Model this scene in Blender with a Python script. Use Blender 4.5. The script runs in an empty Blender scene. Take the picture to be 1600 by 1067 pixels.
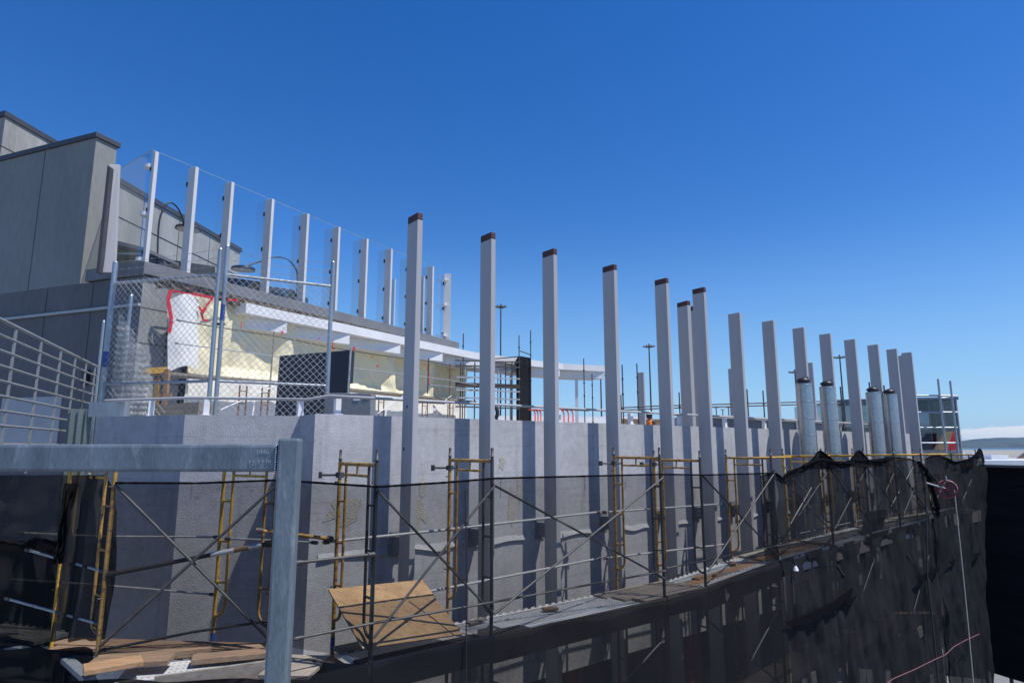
import bpy, math, random
from mathutils import Vector as V, noise
random.seed(7)
sc = bpy.context.scene
COL = sc.collection
R = math.radians
ORD = ['first','second','third','fourth','fifth','sixth','seventh','eighth','ninth','tenth','eleventh','twelfth','thirteenth','fourteenth','fifteenth','sixteenth']
# ------------------------------------------------------------------ camera model (eye at the origin, z = 0 is eye level)
F, HY = 1000.0, 699.0
PITCH = math.atan2(HY-533.5, F)
def ray(x, y):
    a, b = x-800, 533.5-y
    return V((a, F*math.cos(PITCH)-b*math.sin(PITCH), F*math.sin(PITCH)+b*math.cos(PITCH)))
def atz(x, y, z): r = ray(x, y); return r*(z/r.z)
def aty(x, y, Y): r = ray(x, y); return r*(Y/r.y)
def vec(deg): return V((math.cos(R(deg)), math.sin(R(deg)), 0))
UP = V((0,0,1))
D1 = vec(38.6); N1 = vec(38.6-90)              # the parapet wall: along, outward
P0 = atz(649, 337, 3.05); P0.z = 0
D2 = vec(61.5); N2 = vec(61.5-90)              # the terrace building: along, outward
G1 = atz(303, 263, 6.4); G1.z = 0
def W(t, o, z): return P0 + D1*t + N1*o + UP*z
def B(t, o, z): return G1 + D2*t + N2*o + UP*z
def onW(x, y, o): r = ray(x, y); return r*((P0.dot(N1)+o)/r.dot(N1))
def onB(x, y, o): r = ray(x, y); return r*((G1.dot(N2)+o)/r.dot(N2))
# ------------------------------------------------------------------ materials
def nt(name):
    m = bpy.data.materials.new(name); m.use_nodes = True
    n = m.node_tree.nodes; n.clear(); return m, n, m.node_tree.links
def mat(name, col, rough=.6, metal=0, var=.15, scale=3.0, bump=0, bscale=60, col2=None, thr=.55, stretch=None, fine=.08, spec=.5):
    m, n, l = nt(name)
    out = n.new('ShaderNodeOutputMaterial'); b = n.new('ShaderNodeBsdfPrincipled'); l.new(b.outputs[0], out.inputs[0])
    b.inputs['Roughness'].default_value = rough; b.inputs['Metallic'].default_value = metal
    b.inputs['Specular IOR Level'].default_value = spec
    tc = n.new('ShaderNodeTexCoord'); mp = n.new('ShaderNodeMapping'); l.new(tc.outputs['Object'], mp.inputs[0])
    if stretch: mp.inputs['Scale'].default_value = stretch
    t1 = n.new('ShaderNodeTexNoise'); t1.inputs['Scale'].default_value = scale; t1.inputs['Detail'].default_value = 6; l.new(mp.outputs[0], t1.inputs[0])
    t2 = n.new('ShaderNodeTexNoise'); t2.inputs['Scale'].default_value = scale*14; t2.inputs['Detail'].default_value = 4; l.new(mp.outputs[0], t2.inputs[0])
    rp = n.new('ShaderNodeValToRGB'); c = V(col)
    rp.color_ramp.elements[0].position = .3; rp.color_ramp.elements[1].position = .7
    rp.color_ramp.elements[0].color = (*(c*(1-var)), 1); rp.color_ramp.elements[1].color = (*[min(1, k) for k in c*(1+var)], 1)
    l.new(t1.outputs[0], rp.inputs[0]); last = rp.outputs[0]
    if col2:
        t3 = n.new('ShaderNodeTexNoise'); t3.inputs['Scale'].default_value = scale*1.7; t3.inputs['Detail'].default_value = 8; t3.inputs['Roughness'].default_value = .65; l.new(mp.outputs[0], t3.inputs[0])
        r3 = n.new('ShaderNodeValToRGB'); r3.color_ramp.elements[0].position = thr; r3.color_ramp.elements[1].position = min(1, thr+.09); l.new(t3.outputs[0], r3.inputs[0])
        mx = n.new('ShaderNodeMixRGB'); l.new(r3.outputs[0], mx.inputs[0]); l.new(last, mx.inputs[1]); mx.inputs[2].default_value = (*col2, 1); last = mx.outputs[0]
    mf = n.new('ShaderNodeMixRGB'); mf.blend_type = 'OVERLAY'; mf.inputs[0].default_value = fine*4; l.new(last, mf.inputs[1]); l.new(t2.outputs[0], mf.inputs[2])
    l.new(mf.outputs[0], b.inputs['Base Color'])
    if bump:
        t4 = n.new('ShaderNodeTexNoise'); t4.inputs['Scale'].default_value = bscale; t4.inputs['Detail'].default_value = 5; l.new(mp.outputs[0], t4.inputs[0])
        bp = n.new('ShaderNodeBump'); bp.inputs['Strength'].default_value = bump; bp.inputs['Distance'].default_value = .02; l.new(t4.outputs[0], bp.inputs['Height']); l.new(bp.outputs[0], b.inputs['Normal'])
    return m
def netmat(name, fac, col=(.012,.012,.014), var=.12):
    m, n, l = nt(name)
    out = n.new('ShaderNodeOutputMaterial'); mx = n.new('ShaderNodeMixShader'); tr = n.new('ShaderNodeBsdfTransparent'); d = n.new('ShaderNodeBsdfDiffuse')
    d.inputs[0].default_value = (*col, 1)
    tc = n.new('ShaderNodeTexCoord'); t = n.new('ShaderNodeTexNoise'); t.inputs['Scale'].default_value = 1.3; t.inputs['Detail'].default_value = 5; l.new(tc.outputs['Object'], t.inputs[0])
    mp = n.new('ShaderNodeMapping'); mp.inputs['Scale'].default_value = (60,60,260); l.new(tc.outputs['Object'], mp.inputs[0])
    t2 = n.new('ShaderNodeTexNoise'); t2.inputs['Scale'].default_value = 1; l.new(mp.outputs[0], t2.inputs[0])
    ad = n.new('ShaderNodeMath'); ad.operation = 'ADD'; l.new(t.outputs[0], ad.inputs[0]); l.new(t2.outputs[0], ad.inputs[1])
    mr = n.new('ShaderNodeMapRange'); mr.inputs['From Min'].default_value = .6; mr.inputs['From Max'].default_value = 1.4
    mr.inputs['To Min'].default_value = fac-var; mr.inputs['To Max'].default_value = min(1, fac+var); l.new(ad.outputs[0], mr.inputs['Value'])
    l.new(mr.outputs[0], mx.inputs[0]); l.new(tr.outputs[0], mx.inputs[1]); l.new(d.outputs[0], mx.inputs[2]); l.new(mx.outputs[0], out.inputs[0])
    return m
def glassmat(name, tint, refl, rough=.02):
    m, n, l = nt(name)
    out = n.new('ShaderNodeOutputMaterial'); mx = n.new('ShaderNodeMixShader'); tr = n.new('ShaderNodeBsdfTransparent'); g = n.new('ShaderNodeBsdfGlossy')
    tr.inputs[0].default_value = (*tint, 1); g.inputs['Roughness'].default_value = rough; g.inputs[0].default_value = (.9,.95,1,1)
    lw = n.new('ShaderNodeFresnel'); lw.inputs['IOR'].default_value = 1.45; mu = n.new('ShaderNodeMath'); mu.operation = 'MULTIPLY'; mu.inputs[1].default_value = refl
    l.new(lw.outputs[0], mu.inputs[0]); l.new(mu.outputs[0], mx.inputs[0]); l.new(tr.outputs[0], mx.inputs[1]); l.new(g.outputs[0], mx.inputs[2]); l.new(mx.outputs[0], out.inputs[0])
    return m
def stucco():
    m = mat('stucco', (.455,.455,.465), .95, 0, .07, .8, .36, 75, col2=(.40,.39,.36), thr=.64, fine=.05, spec=.2)
    n, l = m.node_tree.nodes, m.node_tree.links
    b = next(q for q in n if q.type == 'BSDF_PRINCIPLED'); src = b.inputs['Base Color'].links[0].from_socket
    tc = n.new('ShaderNodeTexCoord')
    def layer(scale, sc, lo, hi, col, src, det=5):   # stains with shapes of their own: rain streaks, scuffs, faint pour lines
        mp = n.new('ShaderNodeMapping'); mp.inputs['Scale'].default_value = scale; l.new(tc.outputs['Object'], mp.inputs[0])
        t = n.new('ShaderNodeTexNoise'); t.inputs['Scale'].default_value = sc; t.inputs['Detail'].default_value = det; l.new(mp.outputs[0], t.inputs[0])
        r = n.new('ShaderNodeMapRange'); r.inputs['From Min'].default_value = lo; r.inputs['From Max'].default_value = hi; l.new(t.outputs[0], r.inputs['Value'])
        mx = n.new('ShaderNodeMixRGB'); mx.blend_type = 'MULTIPLY'; l.new(r.outputs[0], mx.inputs[0]); l.new(src, mx.inputs[1]); mx.inputs[2].default_value = (*col, 1); return mx.outputs[0]
    src = layer((1,1,.09), 5.5, .54, .72, (.80,.80,.79), src)
    src = layer((1,1,1.3), 1.1, .5, .75, (.86,.85,.83), src, 8)
    src = layer((.25,.25,9), 2.0, .60, .66, (.90,.90,.90), src)
    src = layer((1,1,1), 9, .66, .74, (.74,.73,.70), src, 8)
    l.new(src, b.inputs['Base Color'])
    return m
M = dict(
 stucco = stucco(),
 patch = mat('bare_plaster', (.44,.415,.36), .95, 0, .12, 5, .6, 60, spec=.2),
 fin = mat('fin_paint', (.405,.40,.405), .42, 0, .06, 1.2, .05, 30, col2=(.37,.365,.37), thr=.60, fine=.015, stretch=(3,3,.3)),
 fin2 = mat('post_paint', (.58,.58,.58), .42, 0, .05, 1.2, .04, 30, fine=.02),
 primer = mat('red_primer', (.075,.028,.024), .6, 0, .25, 8),
 white = mat('white_paint', (.72,.72,.72), .45, 0, .06, 2, .06, 40, fine=.03),
 greypaint = mat('light_grey_paint', (.40,.405,.41), .5, 0, .08, 3, fine=.03),
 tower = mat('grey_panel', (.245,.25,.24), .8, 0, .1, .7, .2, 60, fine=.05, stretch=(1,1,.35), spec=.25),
 pent = mat('concrete_panel', (.34,.335,.315), .85, 0, .2, 1.2, .25, 60, stretch=(1.6,1.6,.25), spec=.25),
 coping = mat('dark_coping', (.06,.062,.07), .5, 0, .12, 2),
 slab = mat('slab_edge', (.16,.165,.175), .6, 0, .1, 2),
 torn = mat('torn_insulation', (.20,.165,.12), .95, 0, .5, 14, 1, 40, col2=(.05,.04,.035), thr=.5),
 plastic = mat('cream_sheeting', (.79,.715,.48), .5, 0, .06, 2.2, .55, 7, fine=.02),
 whitecloth = mat('white_sheeting', (.78,.77,.72), .5, 0, .06, 3, .3, 10, fine=.02),
 tape = mat('red_tape', (.55,.018,.03), .45, 0, .15, 6),
 galv = mat('galvanised', (.36,.40,.43), .42, .65, .16, 5, .05, 90, stretch=(2,2,.6), fine=.06),
 galvpost = mat('galvanised_steel', (.175,.215,.24), .5, .4, .22, 6, .06, 70, col2=(.25,.29,.32), thr=.56, stretch=(1.5,1.5,.35), fine=.1),
 tubegrey = mat('scaffold_tube', (.40,.40,.40), .5, .4, .2, 6, col2=(.2,.17,.15), thr=.6),
 darktube = mat('dark_scaffold_tube', (.075,.072,.07), .55, .3, .3, 6, col2=(.14,.09,.055), thr=.6),
 yellow = mat('yellow_frame', (.43,.245,.06), .55, 0, .22, 4, col2=(.15,.09,.055), thr=.50, stretch=(1,1,1.8)),
 yellow2 = mat('yellow_frame_clean', (.56,.33,.05), .45, 0, .18, 4, col2=(.20,.125,.06), thr=.54, stretch=(1,1,1.8)),
 rust = mat('rusty_frame', (.22,.09,.045), .75, 0, .35, 5, col2=(.09,.05,.035), thr=.55),
 blue = mat('blue_paint', (.03,.08,.3), .5, 0, .2, 6),
 wood = mat('weathered_wood', (.27,.235,.19), .85, 0, .25, 2.5, .4, 20, stretch=(1.2,9,9), fine=.1),
 woodnew = mat('orange_wood', (.36,.215,.11), .7, 0, .25, 2.5, .3, 20, stretch=(1,8,8), fine=.1),
 wooddark = mat('dark_wood', (.035,.029,.026), .85, 0, .3, 2.5, .3, 20, stretch=(1.2,8,8)),
 ply = mat('plywood', (.52,.33,.165), .75, 0, .16, 1.8, .25, 30, col2=(.40,.245,.12), thr=.54, stretch=(1.2,6,6), fine=.12),
 navy = mat('navy_steel', (.02,.026,.05), .5, 0, .2, 3),
 navyboard = mat('navy_board', (.022,.026,.038), .55, 0, .1, 2),
 black = mat('black_metal', (.02,.02,.022), .45, 0, .2, 4),
 duct = mat('spiral_duct', (.40,.415,.43), .3, .92, .12, 2, .04, 30, stretch=(1,1,.6)),
 cabinet = mat('grey_cabinet', (.20,.21,.22), .5, 0, .06, 2),
 wicker = mat('dark_wicker', (.022,.024,.028), .7, 0, .3, 20, .6, 90),
 woodbrown = mat('brown_wood', (.225,.145,.09), .85, 0, .3, 2.5, .45, 20, stretch=(1.2,9,9), fine=.12, col2=(.16,.13,.10), thr=.55),
 shadetube = mat('tube_shade_tone', (.03,.028,.027), .7, 0, .3, 6, col2=(.07,.05,.04), thr=.6),  # darker tube copy: dulled sunlight of the netted bays put into the colour
 galvplank = mat('galvanised_plank', (.60,.61,.60), .5, .25, .14, 4, .05, 60, fine=.06),
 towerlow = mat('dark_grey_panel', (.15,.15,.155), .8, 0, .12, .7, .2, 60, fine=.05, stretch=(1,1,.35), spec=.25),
 railgrey = mat('rail_paint', (.21,.225,.23), .5, 0, .1, 3),
 perf = mat('punched_hole_dark', (.10,.105,.11), .8, 0, .2, 4),
 deck = mat('roof_membrane', (.34,.335,.32), .9, 0, .12, 1.2),
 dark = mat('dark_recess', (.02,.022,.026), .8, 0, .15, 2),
 redcol = mat('red_column', (.40,.035,.03), .6, 0, .15, 3),
 term = mat('terminal_white', (.42,.43,.44), .6, 0, .08, .3),
 termdark = mat('terminal_grey', (.17,.18,.19), .45, 0, .12, .4),
 hivis = mat('hivis_orange', (.85,.20,.02), .7, 0, .1, 6),
 skin = mat('skin', (.38,.22,.15), .6, 0, .08, 8),
 cloth = mat('dark_cloth', (.06,.06,.07), .9, 0, .2, 6),
 red = mat('red_barrier', (.62,.05,.03), .45, 0, .1, 4),
 lens = mat('lamp_lens', (.55,.53,.48), .3, 0, .1, 6),
 tan = mat('tan_paint', (.36,.24,.12), .5, 0, .1, 1),
 glassedge = mat('glass_edge', (.30,.42,.46), .2, 0, .1, 3),
 darkred = mat('dark_red_paint', (.22,.02,.035), .45, 0, .2, 8),
 rope = mat('rope', (.42,.40,.36), .9, 0, .2, 30),
 pink = mat('pink_cord', (.24,.10,.115), .8, 0, .2, 30),
 chalk = mat('chalk', (.30,.345,.375), .9, 0, .15, 90),
 green = mat('green_metal', (.16,.20,.20), .5, .2, .15, 3, stretch=(4,4,1)),
 netthin = netmat('net_thin', .46), netmid = netmat('net_mid', .755, (.018,.018,.020), .15), netthick = netmat('net_thick', .915, (.022,.022,.0245), .085), galvlight = mat('bright_wire', (.50,.52,.52), .45, .3, .2, 9), netblack = netmat('net_folded', .95, (.010,.010,.012), .05),
 glass = glassmat('clear_glass', (.97,.985,.985), .3),
 mirror = glassmat('tinted_glass', (.46,.47,.48), 2.4, .03),
 screen = mat('black_screen', (.0065,.0075,.013), .85, 0, .3, 1.2, .25, 6, stretch=(.4,.4,4), spec=.1),
)
# ------------------------------------------------------------------ mesh builder
class MB:
    def __init__(s): s.v = []; s.f = []; s.sm = []
    def add(s, vs, fs, smooth=False):
        k = len(s.v); s.v += [V(p) for p in vs]; s.f += [tuple(i+k for i in f) for f in fs]; s.sm += [smooth]*len(fs); return s
    def box(s, c, x, y, z):                      # half-vectors
        c = V(c); x, y, z = V(x), V(y), V(z)
        if x.cross(y).dot(z) < 0: x = -x
        vs = [c+x*i+y*j+z*k for k in (-1,1) for j in (-1,1) for i in (-1,1)]
        return s.add(vs, [(0,2,3,1),(4,5,7,6),(0,1,5,4),(2,6,7,3),(0,4,6,2),(1,3,7,5)])
    def bar(s, a, b, w, h, up=UP):               # rectangular bar between two points
        a, b = V(a), V(b); x = (b-a); y = V(up).cross(x).normalized(); z = x.cross(y).normalized()
        return s.box((a+b)/2, x/2, y*w/2, z*h/2)
    def tube(s, pts, r, n=8, cap=True):
        pts = [V(p) for p in pts]; m = len(pts); dirs = []
        for i in range(m):
            q = (pts[min(i+1, m-1)]-pts[max(i-1, 0)]); dirs.append(q.normalized())
        ref = UP if abs(dirs[0].z) < .9 else V((1,0,0))
        vs = []; x = ref.cross(dirs[0]).normalized()
        for i in range(m):
            x = (x-dirs[i]*x.dot(dirs[i])).normalized(); y = dirs[i].cross(x)
            rr = r[i] if isinstance(r, (list, tuple)) else r
            vs += [pts[i]+(x*math.cos(2*math.pi*k/n)+y*math.sin(2*math.pi*k/n))*rr for k in range(n)]
        fs = [(i*n+k, i*n+(k+1)%n, (i+1)*n+(k+1)%n, (i+1)*n+k) for i in range(m-1) for k in range(n)]
        s.add(vs, fs, n > 4)
        if cap: s.add([vs[k] for k in range(n)], [tuple(range(n))[::-1]]); s.add(vs[-n:], [tuple(range(n))])
        return s
    def prism(s, poly, h):                       # poly extruded by vector h
        poly = [V(p) for p in poly]; h = V(h); n = len(poly)
        nr = V((0,0,0))
        for i in range(n): nr += poly[i].cross(poly[(i+1)%n])
        if nr.dot(h) < 0: poly = poly[::-1]
        vs = poly+[p+h for p in poly]
        return s.add(vs, [tuple(range(n))[::-1], tuple(range(n, 2*n))]+[(i, (i+1)%n, n+(i+1)%n, n+i) for i in range(n)])
    def cyl(s, c, r, z0, z1, n=20):
        c = V(c); return s.tube([V((c.x,c.y,z0)), V((c.x,c.y,z1))], r, n)
    def grid(s, fn, nu, nv, smooth=True):
        vs = [fn(i/nu, j/nv) for j in range(nv+1) for i in range(nu+1)]
        return s.add(vs, [(j*(nu+1)+i, j*(nu+1)+i+1, (j+1)*(nu+1)+i+1, (j+1)*(nu+1)+i) for j in range(nv) for i in range(nu)], smooth)
    def build(s, name, m, parent=None, bevel=0, label=None, origin=None):
        me = bpy.data.meshes.new(name)
        o0 = V((0,0,0))
        if parent: o0 = wloc(parent)
        elif origin is not None: o0 = V(origin)
        elif s.v: 
            o0 = sum(s.v, V((0,0,0)))/len(s.v); o0.z = min(p.z for p in s.v)
        me.from_pydata([p-o0 for p in s.v], [], s.f); me.materials.append(M[m] if isinstance(m, str) else m)
        for p, q in zip(me.polygons, s.sm): p.use_smooth = q
        o = bpy.data.objects.new(name, me); COL.objects.link(o)
        if parent: o.parent = parent
        else: o.location = o0
        if bevel:
            b = o.modifiers.new('bevel', 'BEVEL'); b.width = bevel; b.segments = 2; b.limit_method = 'ANGLE'
        if label: o['label'] = label
        return o
def wloc(o):
    p = V(o.location); 
    while o.parent: o = o.parent; p += V(o.location)
    return p
USED = {}
def tag(o, label, cat, group=None, kind=None):
    o['label'] = label; o['category'] = cat
    if group: o['group'] = group
    if kind: o['kind'] = kind
    USED.setdefault(label, []).append(o.name); return o
def thing(name, label, cat, loc, group=None, rz=0):
    o = bpy.data.objects.new(name, None); COL.objects.link(o); o.location = loc; o.rotation_euler.z = rz
    o.empty_display_size = .1
    return tag(o, label, cat, group)
def one(mb, name, m, label, cat, group=None, bevel=0): return tag(mb.build(name, m, None, bevel), label, cat, group)
def struct(mb, name, m): o = mb.build(name, m, None, origin=(0,0,0)); o['kind'] = 'structure'; return o
def dup(root, loc, rz, label, group=None):
    r = root.copy(); COL.objects.link(r); r.location = loc; r.rotation_euler.z = rz
    tag(r, label, root['category'], group)
    for ch in list(root.children):
        c = ch.copy(); COL.objects.link(c); c.parent = r
        for g in ch.children:
            e = g.copy(); COL.objects.link(e); e.parent = c
    return r
# ------------------------------------------------------------------ camera, sun, sky
cam = bpy.data.cameras.new('camera'); co = bpy.data.objects.new('camera', cam); COL.objects.link(co)
cam.sensor_width = 36; cam.lens = 36*F/1600; cam.clip_end = 40000; cam.clip_start = .05
co.rotation_euler = (math.pi/2+PITCH, 0, 0); sc.camera = co
SUN_EL, SUN_AZ = 62.0, -17.0
sd = V((math.cos(R(SUN_AZ))*math.cos(R(SUN_EL)), math.sin(R(SUN_AZ))*math.cos(R(SUN_EL)), math.sin(R(SUN_EL))))
sl = bpy.data.lights.new('sun', 'SUN'); sl.energy = 5.0; sl.angle = R(.53); sl.color = (1, .96, .9)
so = bpy.data.objects.new('sun', sl); COL.objects.link(so); so.rotation_euler = (-sd).to_track_quat('-Z', 'Y').to_euler()
wd = bpy.data.worlds.new('World'); sc.world = wd; wd.use_nodes = True
n, l = wd.node_tree.nodes, wd.node_tree.links
bg = n['Background']; sky = n.new('ShaderNodeTexSky'); sky.sky_type = 'NISHITA'; sky.sun_disc = False
sky.sun_elevation = R(SUN_EL); sky.sun_rotation = R(90-SUN_AZ); sky.altitude = 0; sky.air_density = 1.0; sky.dust_density = .1; sky.ozone_density = 4.0
hs = n.new('ShaderNodeHueSaturation'); hs.inputs['Saturation'].default_value = 1.34; hs.inputs['Hue'].default_value = .512; l.new(sky.outputs[0], hs.inputs['Color'])
# a low bank of cumulus over the far hills, to the right
tc = n.new('ShaderNodeTexCoord'); sx = n.new('ShaderNodeSeparateXYZ'); l.new(tc.outputs['Generated'], sx.inputs[0])
mp = n.new('ShaderNodeMapping'); mp.inputs['Scale'].default_value = (20,20,70); l.new(tc.outputs['Generated'], mp.inputs[0])
tn = n.new('ShaderNodeTexNoise'); tn.inputs['Scale'].default_value = 1.0; tn.inputs['Detail'].default_value = 9; tn.inputs['Roughness'].default_value = .6; l.new(mp.outputs[0], tn.inputs[0])
def mth(op, a, b=None, c=None):
    q = n.new('ShaderNodeMath'); q.operation = op
    for i, k in enumerate((a, b, c)):
        if k is None: continue
        if isinstance(k, (int, float)): q.inputs[i].default_value = k
        else: l.new(k, q.inputs[i])
    return q.outputs[0]
def mr(v, a, b, c, d):
    q = n.new('ShaderNodeMapRange'); q.interpolation_type = 'SMOOTHSTEP'
    for i, k in zip(('From Min','From Max','To Min','To Max'), (a,b,c,d)): q.inputs[i].default_value = k
    l.new(v, q.inputs['Value']); return q.outputs[0]
el = sx.outputs['Z']
base = mr(el, .012, .042, 1, 0)                      # thick low, gone above 2.7 degrees
azm = mr(sx.outputs['X'], .40, .62, 0, 1)            # only towards the right (north-east)
dens = mth('ADD', tn.outputs[0], mth('MULTIPLY', base, .24))
cl = mr(dens, .635, .72, 0, .92)
cl = mth('MULTIPLY', mth('MULTIPLY', cl, azm), mr(el, .031, .044, 1, 0))
thin = mth('MULTIPLY', mr(el, .0, .12, .16, 0), 1.0)
hm = n.new('ShaderNodeMixRGB'); l.new(mr(el, -.02, .34, .7, 0), hm.inputs[0]); l.new(hs.outputs[0], hm.inputs[1]); hm.inputs[2].default_value = (1.6, 3.5, 6.1, 1)
mx = n.new('ShaderNodeMixRGB'); l.new(cl, mx.inputs[0]); l.new(hm.outputs[0], mx.inputs[1]); mx.inputs[2].default_value = (6.0, 6.25, 6.5, 1)
l.new(mx.outputs[0], bg.inputs[0]); bg.inputs[1].default_value = .145
sc.view_settings.view_transform = 'Standard'; sc.view_settings.look = 'None'; sc.view_settings.exposure = 0
sc.cycles.transparent_max_bounces = 24; sc.cycles.max_bounces = 6
# ------------------------------------------------------------------ ground, water, hills
def groundmat():
    m, n, l = nt('airfield'); out = n.new('ShaderNodeOutputMaterial'); b = n.new('ShaderNodeBsdfPrincipled'); l.new(b.outputs[0], out.inputs[0]); b.inputs['Roughness'].default_value = .9
    tc = n.new('ShaderNodeTexCoord'); mp = n.new('ShaderNodeMapping'); mp.inputs['Scale'].default_value = (.004,.012,1); mp.inputs['Rotation'].default_value = (0,0,.15); l.new(tc.outputs['Object'], mp.inputs[0])
    t = n.new('ShaderNodeTexNoise'); t.inputs['Scale'].default_value = 1; t.inputs['Detail'].default_value = 4; l.new(mp.outputs[0], t.inputs[0])
    r = n.new('ShaderNodeValToRGB'); e = r.color_ramp.elements; e[0].position = .38; e[0].color = (.19,.165,.115,1); e[1].position = .5; e[1].color = (.36,.33,.26,1)
    e2 = r.color_ramp.elements.new(.58); e2.color = (.27,.27,.26,1); e3 = r.color_ramp.elements.new(.66); e3.color = (.40,.36,.27,1)
    l.new(t.outputs[0], r.inputs[0]); l.new(r.outputs[0], b.inputs[0]); return m
GZ = -9.0
g = MB(); g.add([(-3000,-400,GZ),(9000,-400,GZ),(9000,2400,GZ),(-3000,2400,GZ)], [(0,1,2,3)]); struct(g, 'ground', groundmat())
ap = MB(); ap.add([(-60,-60,GZ+.01),(90,-60,GZ+.01),(90,90,GZ+.01),(-60,90,GZ+.01)], [(0,1,2,3)]); struct(ap, 'apron', mat('apron_concrete', (.20,.20,.20), .9, 0, .15, .3, spec=.2))
wt = MB(); wt.add([(-9000,2300,GZ-.6),(14000,2300,GZ-.6),(14000,12000,GZ-.6),(-9000,12000,GZ-.6)], [(0,1,2,3)]); struct(wt, 'water', mat('bay_water', (.03,.075,.10), .25, 0, .2, .002, .3, .05))
h = MB()
def hill(u, v):
    x = -3000+15000*u; y = 7600+2600*v
    hh = (70+95*noise.fractal(V((x*.0006, v*1.5, 3.1)), .8, 2.1, 5)+55*v)*math.sin(min(1, v*1.6)*math.pi/2)+40*v
    return V((x, y, GZ-1+.82*max(0, hh)))
h.grid(hill, 160, 14); struct(h, 'hills', mat('hill_grass', (.055,.068,.045), .95, 0, .3, .002, col2=(.15,.14,.09), thr=.6, spec=.1))
# ------------------------------------------------------------------ air: one box of thin haze
hz = MB(); hz.box((3000, 5000, 100), (7500,0,0), (0,6500,0), (0,0,111.5)); ho = hz.build('haze', 'dark', None, origin=(0,0,0)); ho['kind'] = 'stuff'
m_, n_, l_ = nt('haze_air'); out = n_.new('ShaderNodeOutputMaterial'); pv = n_.new('ShaderNodeVolumePrincipled'); pv.inputs['Color'].default_value = (.42,.66,1,1); pv.inputs['Density'].default_value = 3.2e-5; l_.new(pv.outputs[0], out.inputs['Volume'])
ho.data.materials.clear(); ho.data.materials.append(m_)
# ------------------------------------------------------------------ the parapet wall
WO = -.32; ZT = .40; ZB = -3.3
A1 = W(-1.11, WO, 0); A0 = A1+vec(123)*.68; A2 = A0+vec(192)*1.366; A3 = A2+vec(160)*1.5
AE = W(17.4, WO, 0)
poly = [A3, A2, A0, A1, AE]
inner = [A3+V((.1,.28,0)), A2+V((.02,.28,0)), A0+V((.16,.26,0)), A1+V((.16,.22,0)), AE-N1*.28]
pw = thing('parapet_wall', 'pale grey stucco parapet wall running along the roof edge behind the scaffold', 'wall', (0,0,0))
w = MB()
def strip(mb, pts, z0, z1, step=.25, jit=0):
    for a, b in zip(pts, pts[1:]):
        k = max(1, int((b-a).length/step)); m = max(1, int((z1-z0)/step))
        nr = (b-a).cross(UP).normalized()
        mb.grid(lambda u, v: a.lerp(b, u)+UP*(z0+(z1-z0)*v)+nr*(jit*noise.noise(V((a.lerp(b,u).x*2, a.lerp(b,u).y*2, (z0+(z1-z0)*v)*2)))), k, m, False)
strip(w, poly, ZB, ZT, 50)
strip(w, inner[::-1], -.4, ZT, 50)
for i in range(4): w.add([poly[i]+UP*ZT, poly[i+1]+UP*ZT, inner[i+1]+UP*ZT, inner[i]+UP*ZT], [(0,1,2,3)]); w.add([poly[i]+UP*ZB, poly[i+1]+UP*ZB, inner[i+1]+UP*ZB-N1*3, inner[i]+UP*ZB-N1*3], [(3,2,1,0)])
w.build('wall_face', 'stucco', pw)
c = MB()
for t0, t1 in ((-1.0,-.1),(.15,1.1),(1.32,2.3),(2.55,3.68),(3.95,5.08),(5.35,6.2),(6.5,7.3),(7.6,8.6),(8.9,9.9),(10.2,11.1)):
    k = 14; top = []; bot = []
    zc = -1.24-.012*t0
    for i in range(k+1):
        t = t0+(t1-t0)*i/k
        top.append((t, zc+.022*noise.noise(V((t*3,0,1)))+.02*noise.noise(V((t*15,0,1)))))
        bot.append((t, zc-.07-.06*noise.noise(V((t*2.3,4,1)))))
    for i in range(k):
        ps = [W(top[i][0],WO+.004,top[i][1]), W(top[i+1][0],WO+.004,top[i+1][1]), W(bot[i+1][0],WO+.03,bot[i+1][1]), W(bot[i][0],WO+.03,bot[i][1])]
        c.add(ps+[W(bot[i][0],WO+.002,bot[i][1]-.012), W(bot[i+1][0],WO+.002,bot[i+1][1]-.012)], [(0,3,2,1),(3,4,5,2)])
c.build('plaster_ridge', 'stucco', pw)
c = MB()                                           # patches where the paint has come off, each a thin irregular skim
for px, py, wd_, hg in ((655,800,.26,.55),(661,760,.12,.3),(531,800,.55,.42),(785,725,.16,.22),(800,790,.2,.6),(812,765,.16,.4),(978,755,.1,.2),(1085,770,.12,.3),(925,790,.1,.18)):
    q = onW(px, py, WO+.004); k = 22
    rim = []
    for i in range(k):
        a = 2*math.pi*i/k; rr = .75+.55*noise.noise(V((math.cos(a)*1.7+px, math.sin(a)*1.7, .3)))+.3*noise.noise(V((math.cos(a)*5+px, math.sin(a)*5, .3)))
        rim.append(q+D1*math.cos(a)*wd_*.5*rr+UP*math.sin(a)*hg*.5*rr)
    c.add([q]+rim, [(0, i+1, (i+1)%k+1) for i in range(k)])
c.build('bare_patch', 'patch', pw)
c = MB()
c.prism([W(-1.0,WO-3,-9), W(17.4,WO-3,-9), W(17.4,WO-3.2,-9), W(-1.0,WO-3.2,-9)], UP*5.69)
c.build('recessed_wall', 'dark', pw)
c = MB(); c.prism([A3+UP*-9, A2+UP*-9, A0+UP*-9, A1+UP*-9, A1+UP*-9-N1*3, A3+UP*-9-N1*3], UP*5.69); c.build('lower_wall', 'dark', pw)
for i, (px, py) in enumerate(((892,1062),(1077,1030),(1240,1062))):
    q = onW(px, py, WO-.5); mb = MB(); mb.cyl(q, .07, -9, ZB-.01, 12); mb.cyl(q+D1*.2, .05, -9, ZB-.01, 12)
    one(mb, 'red_column', 'redcol', f'{ORD[i]} red painted column pair from the left below the parapet wall', 'column', 'red columns below the parapet wall')
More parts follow.
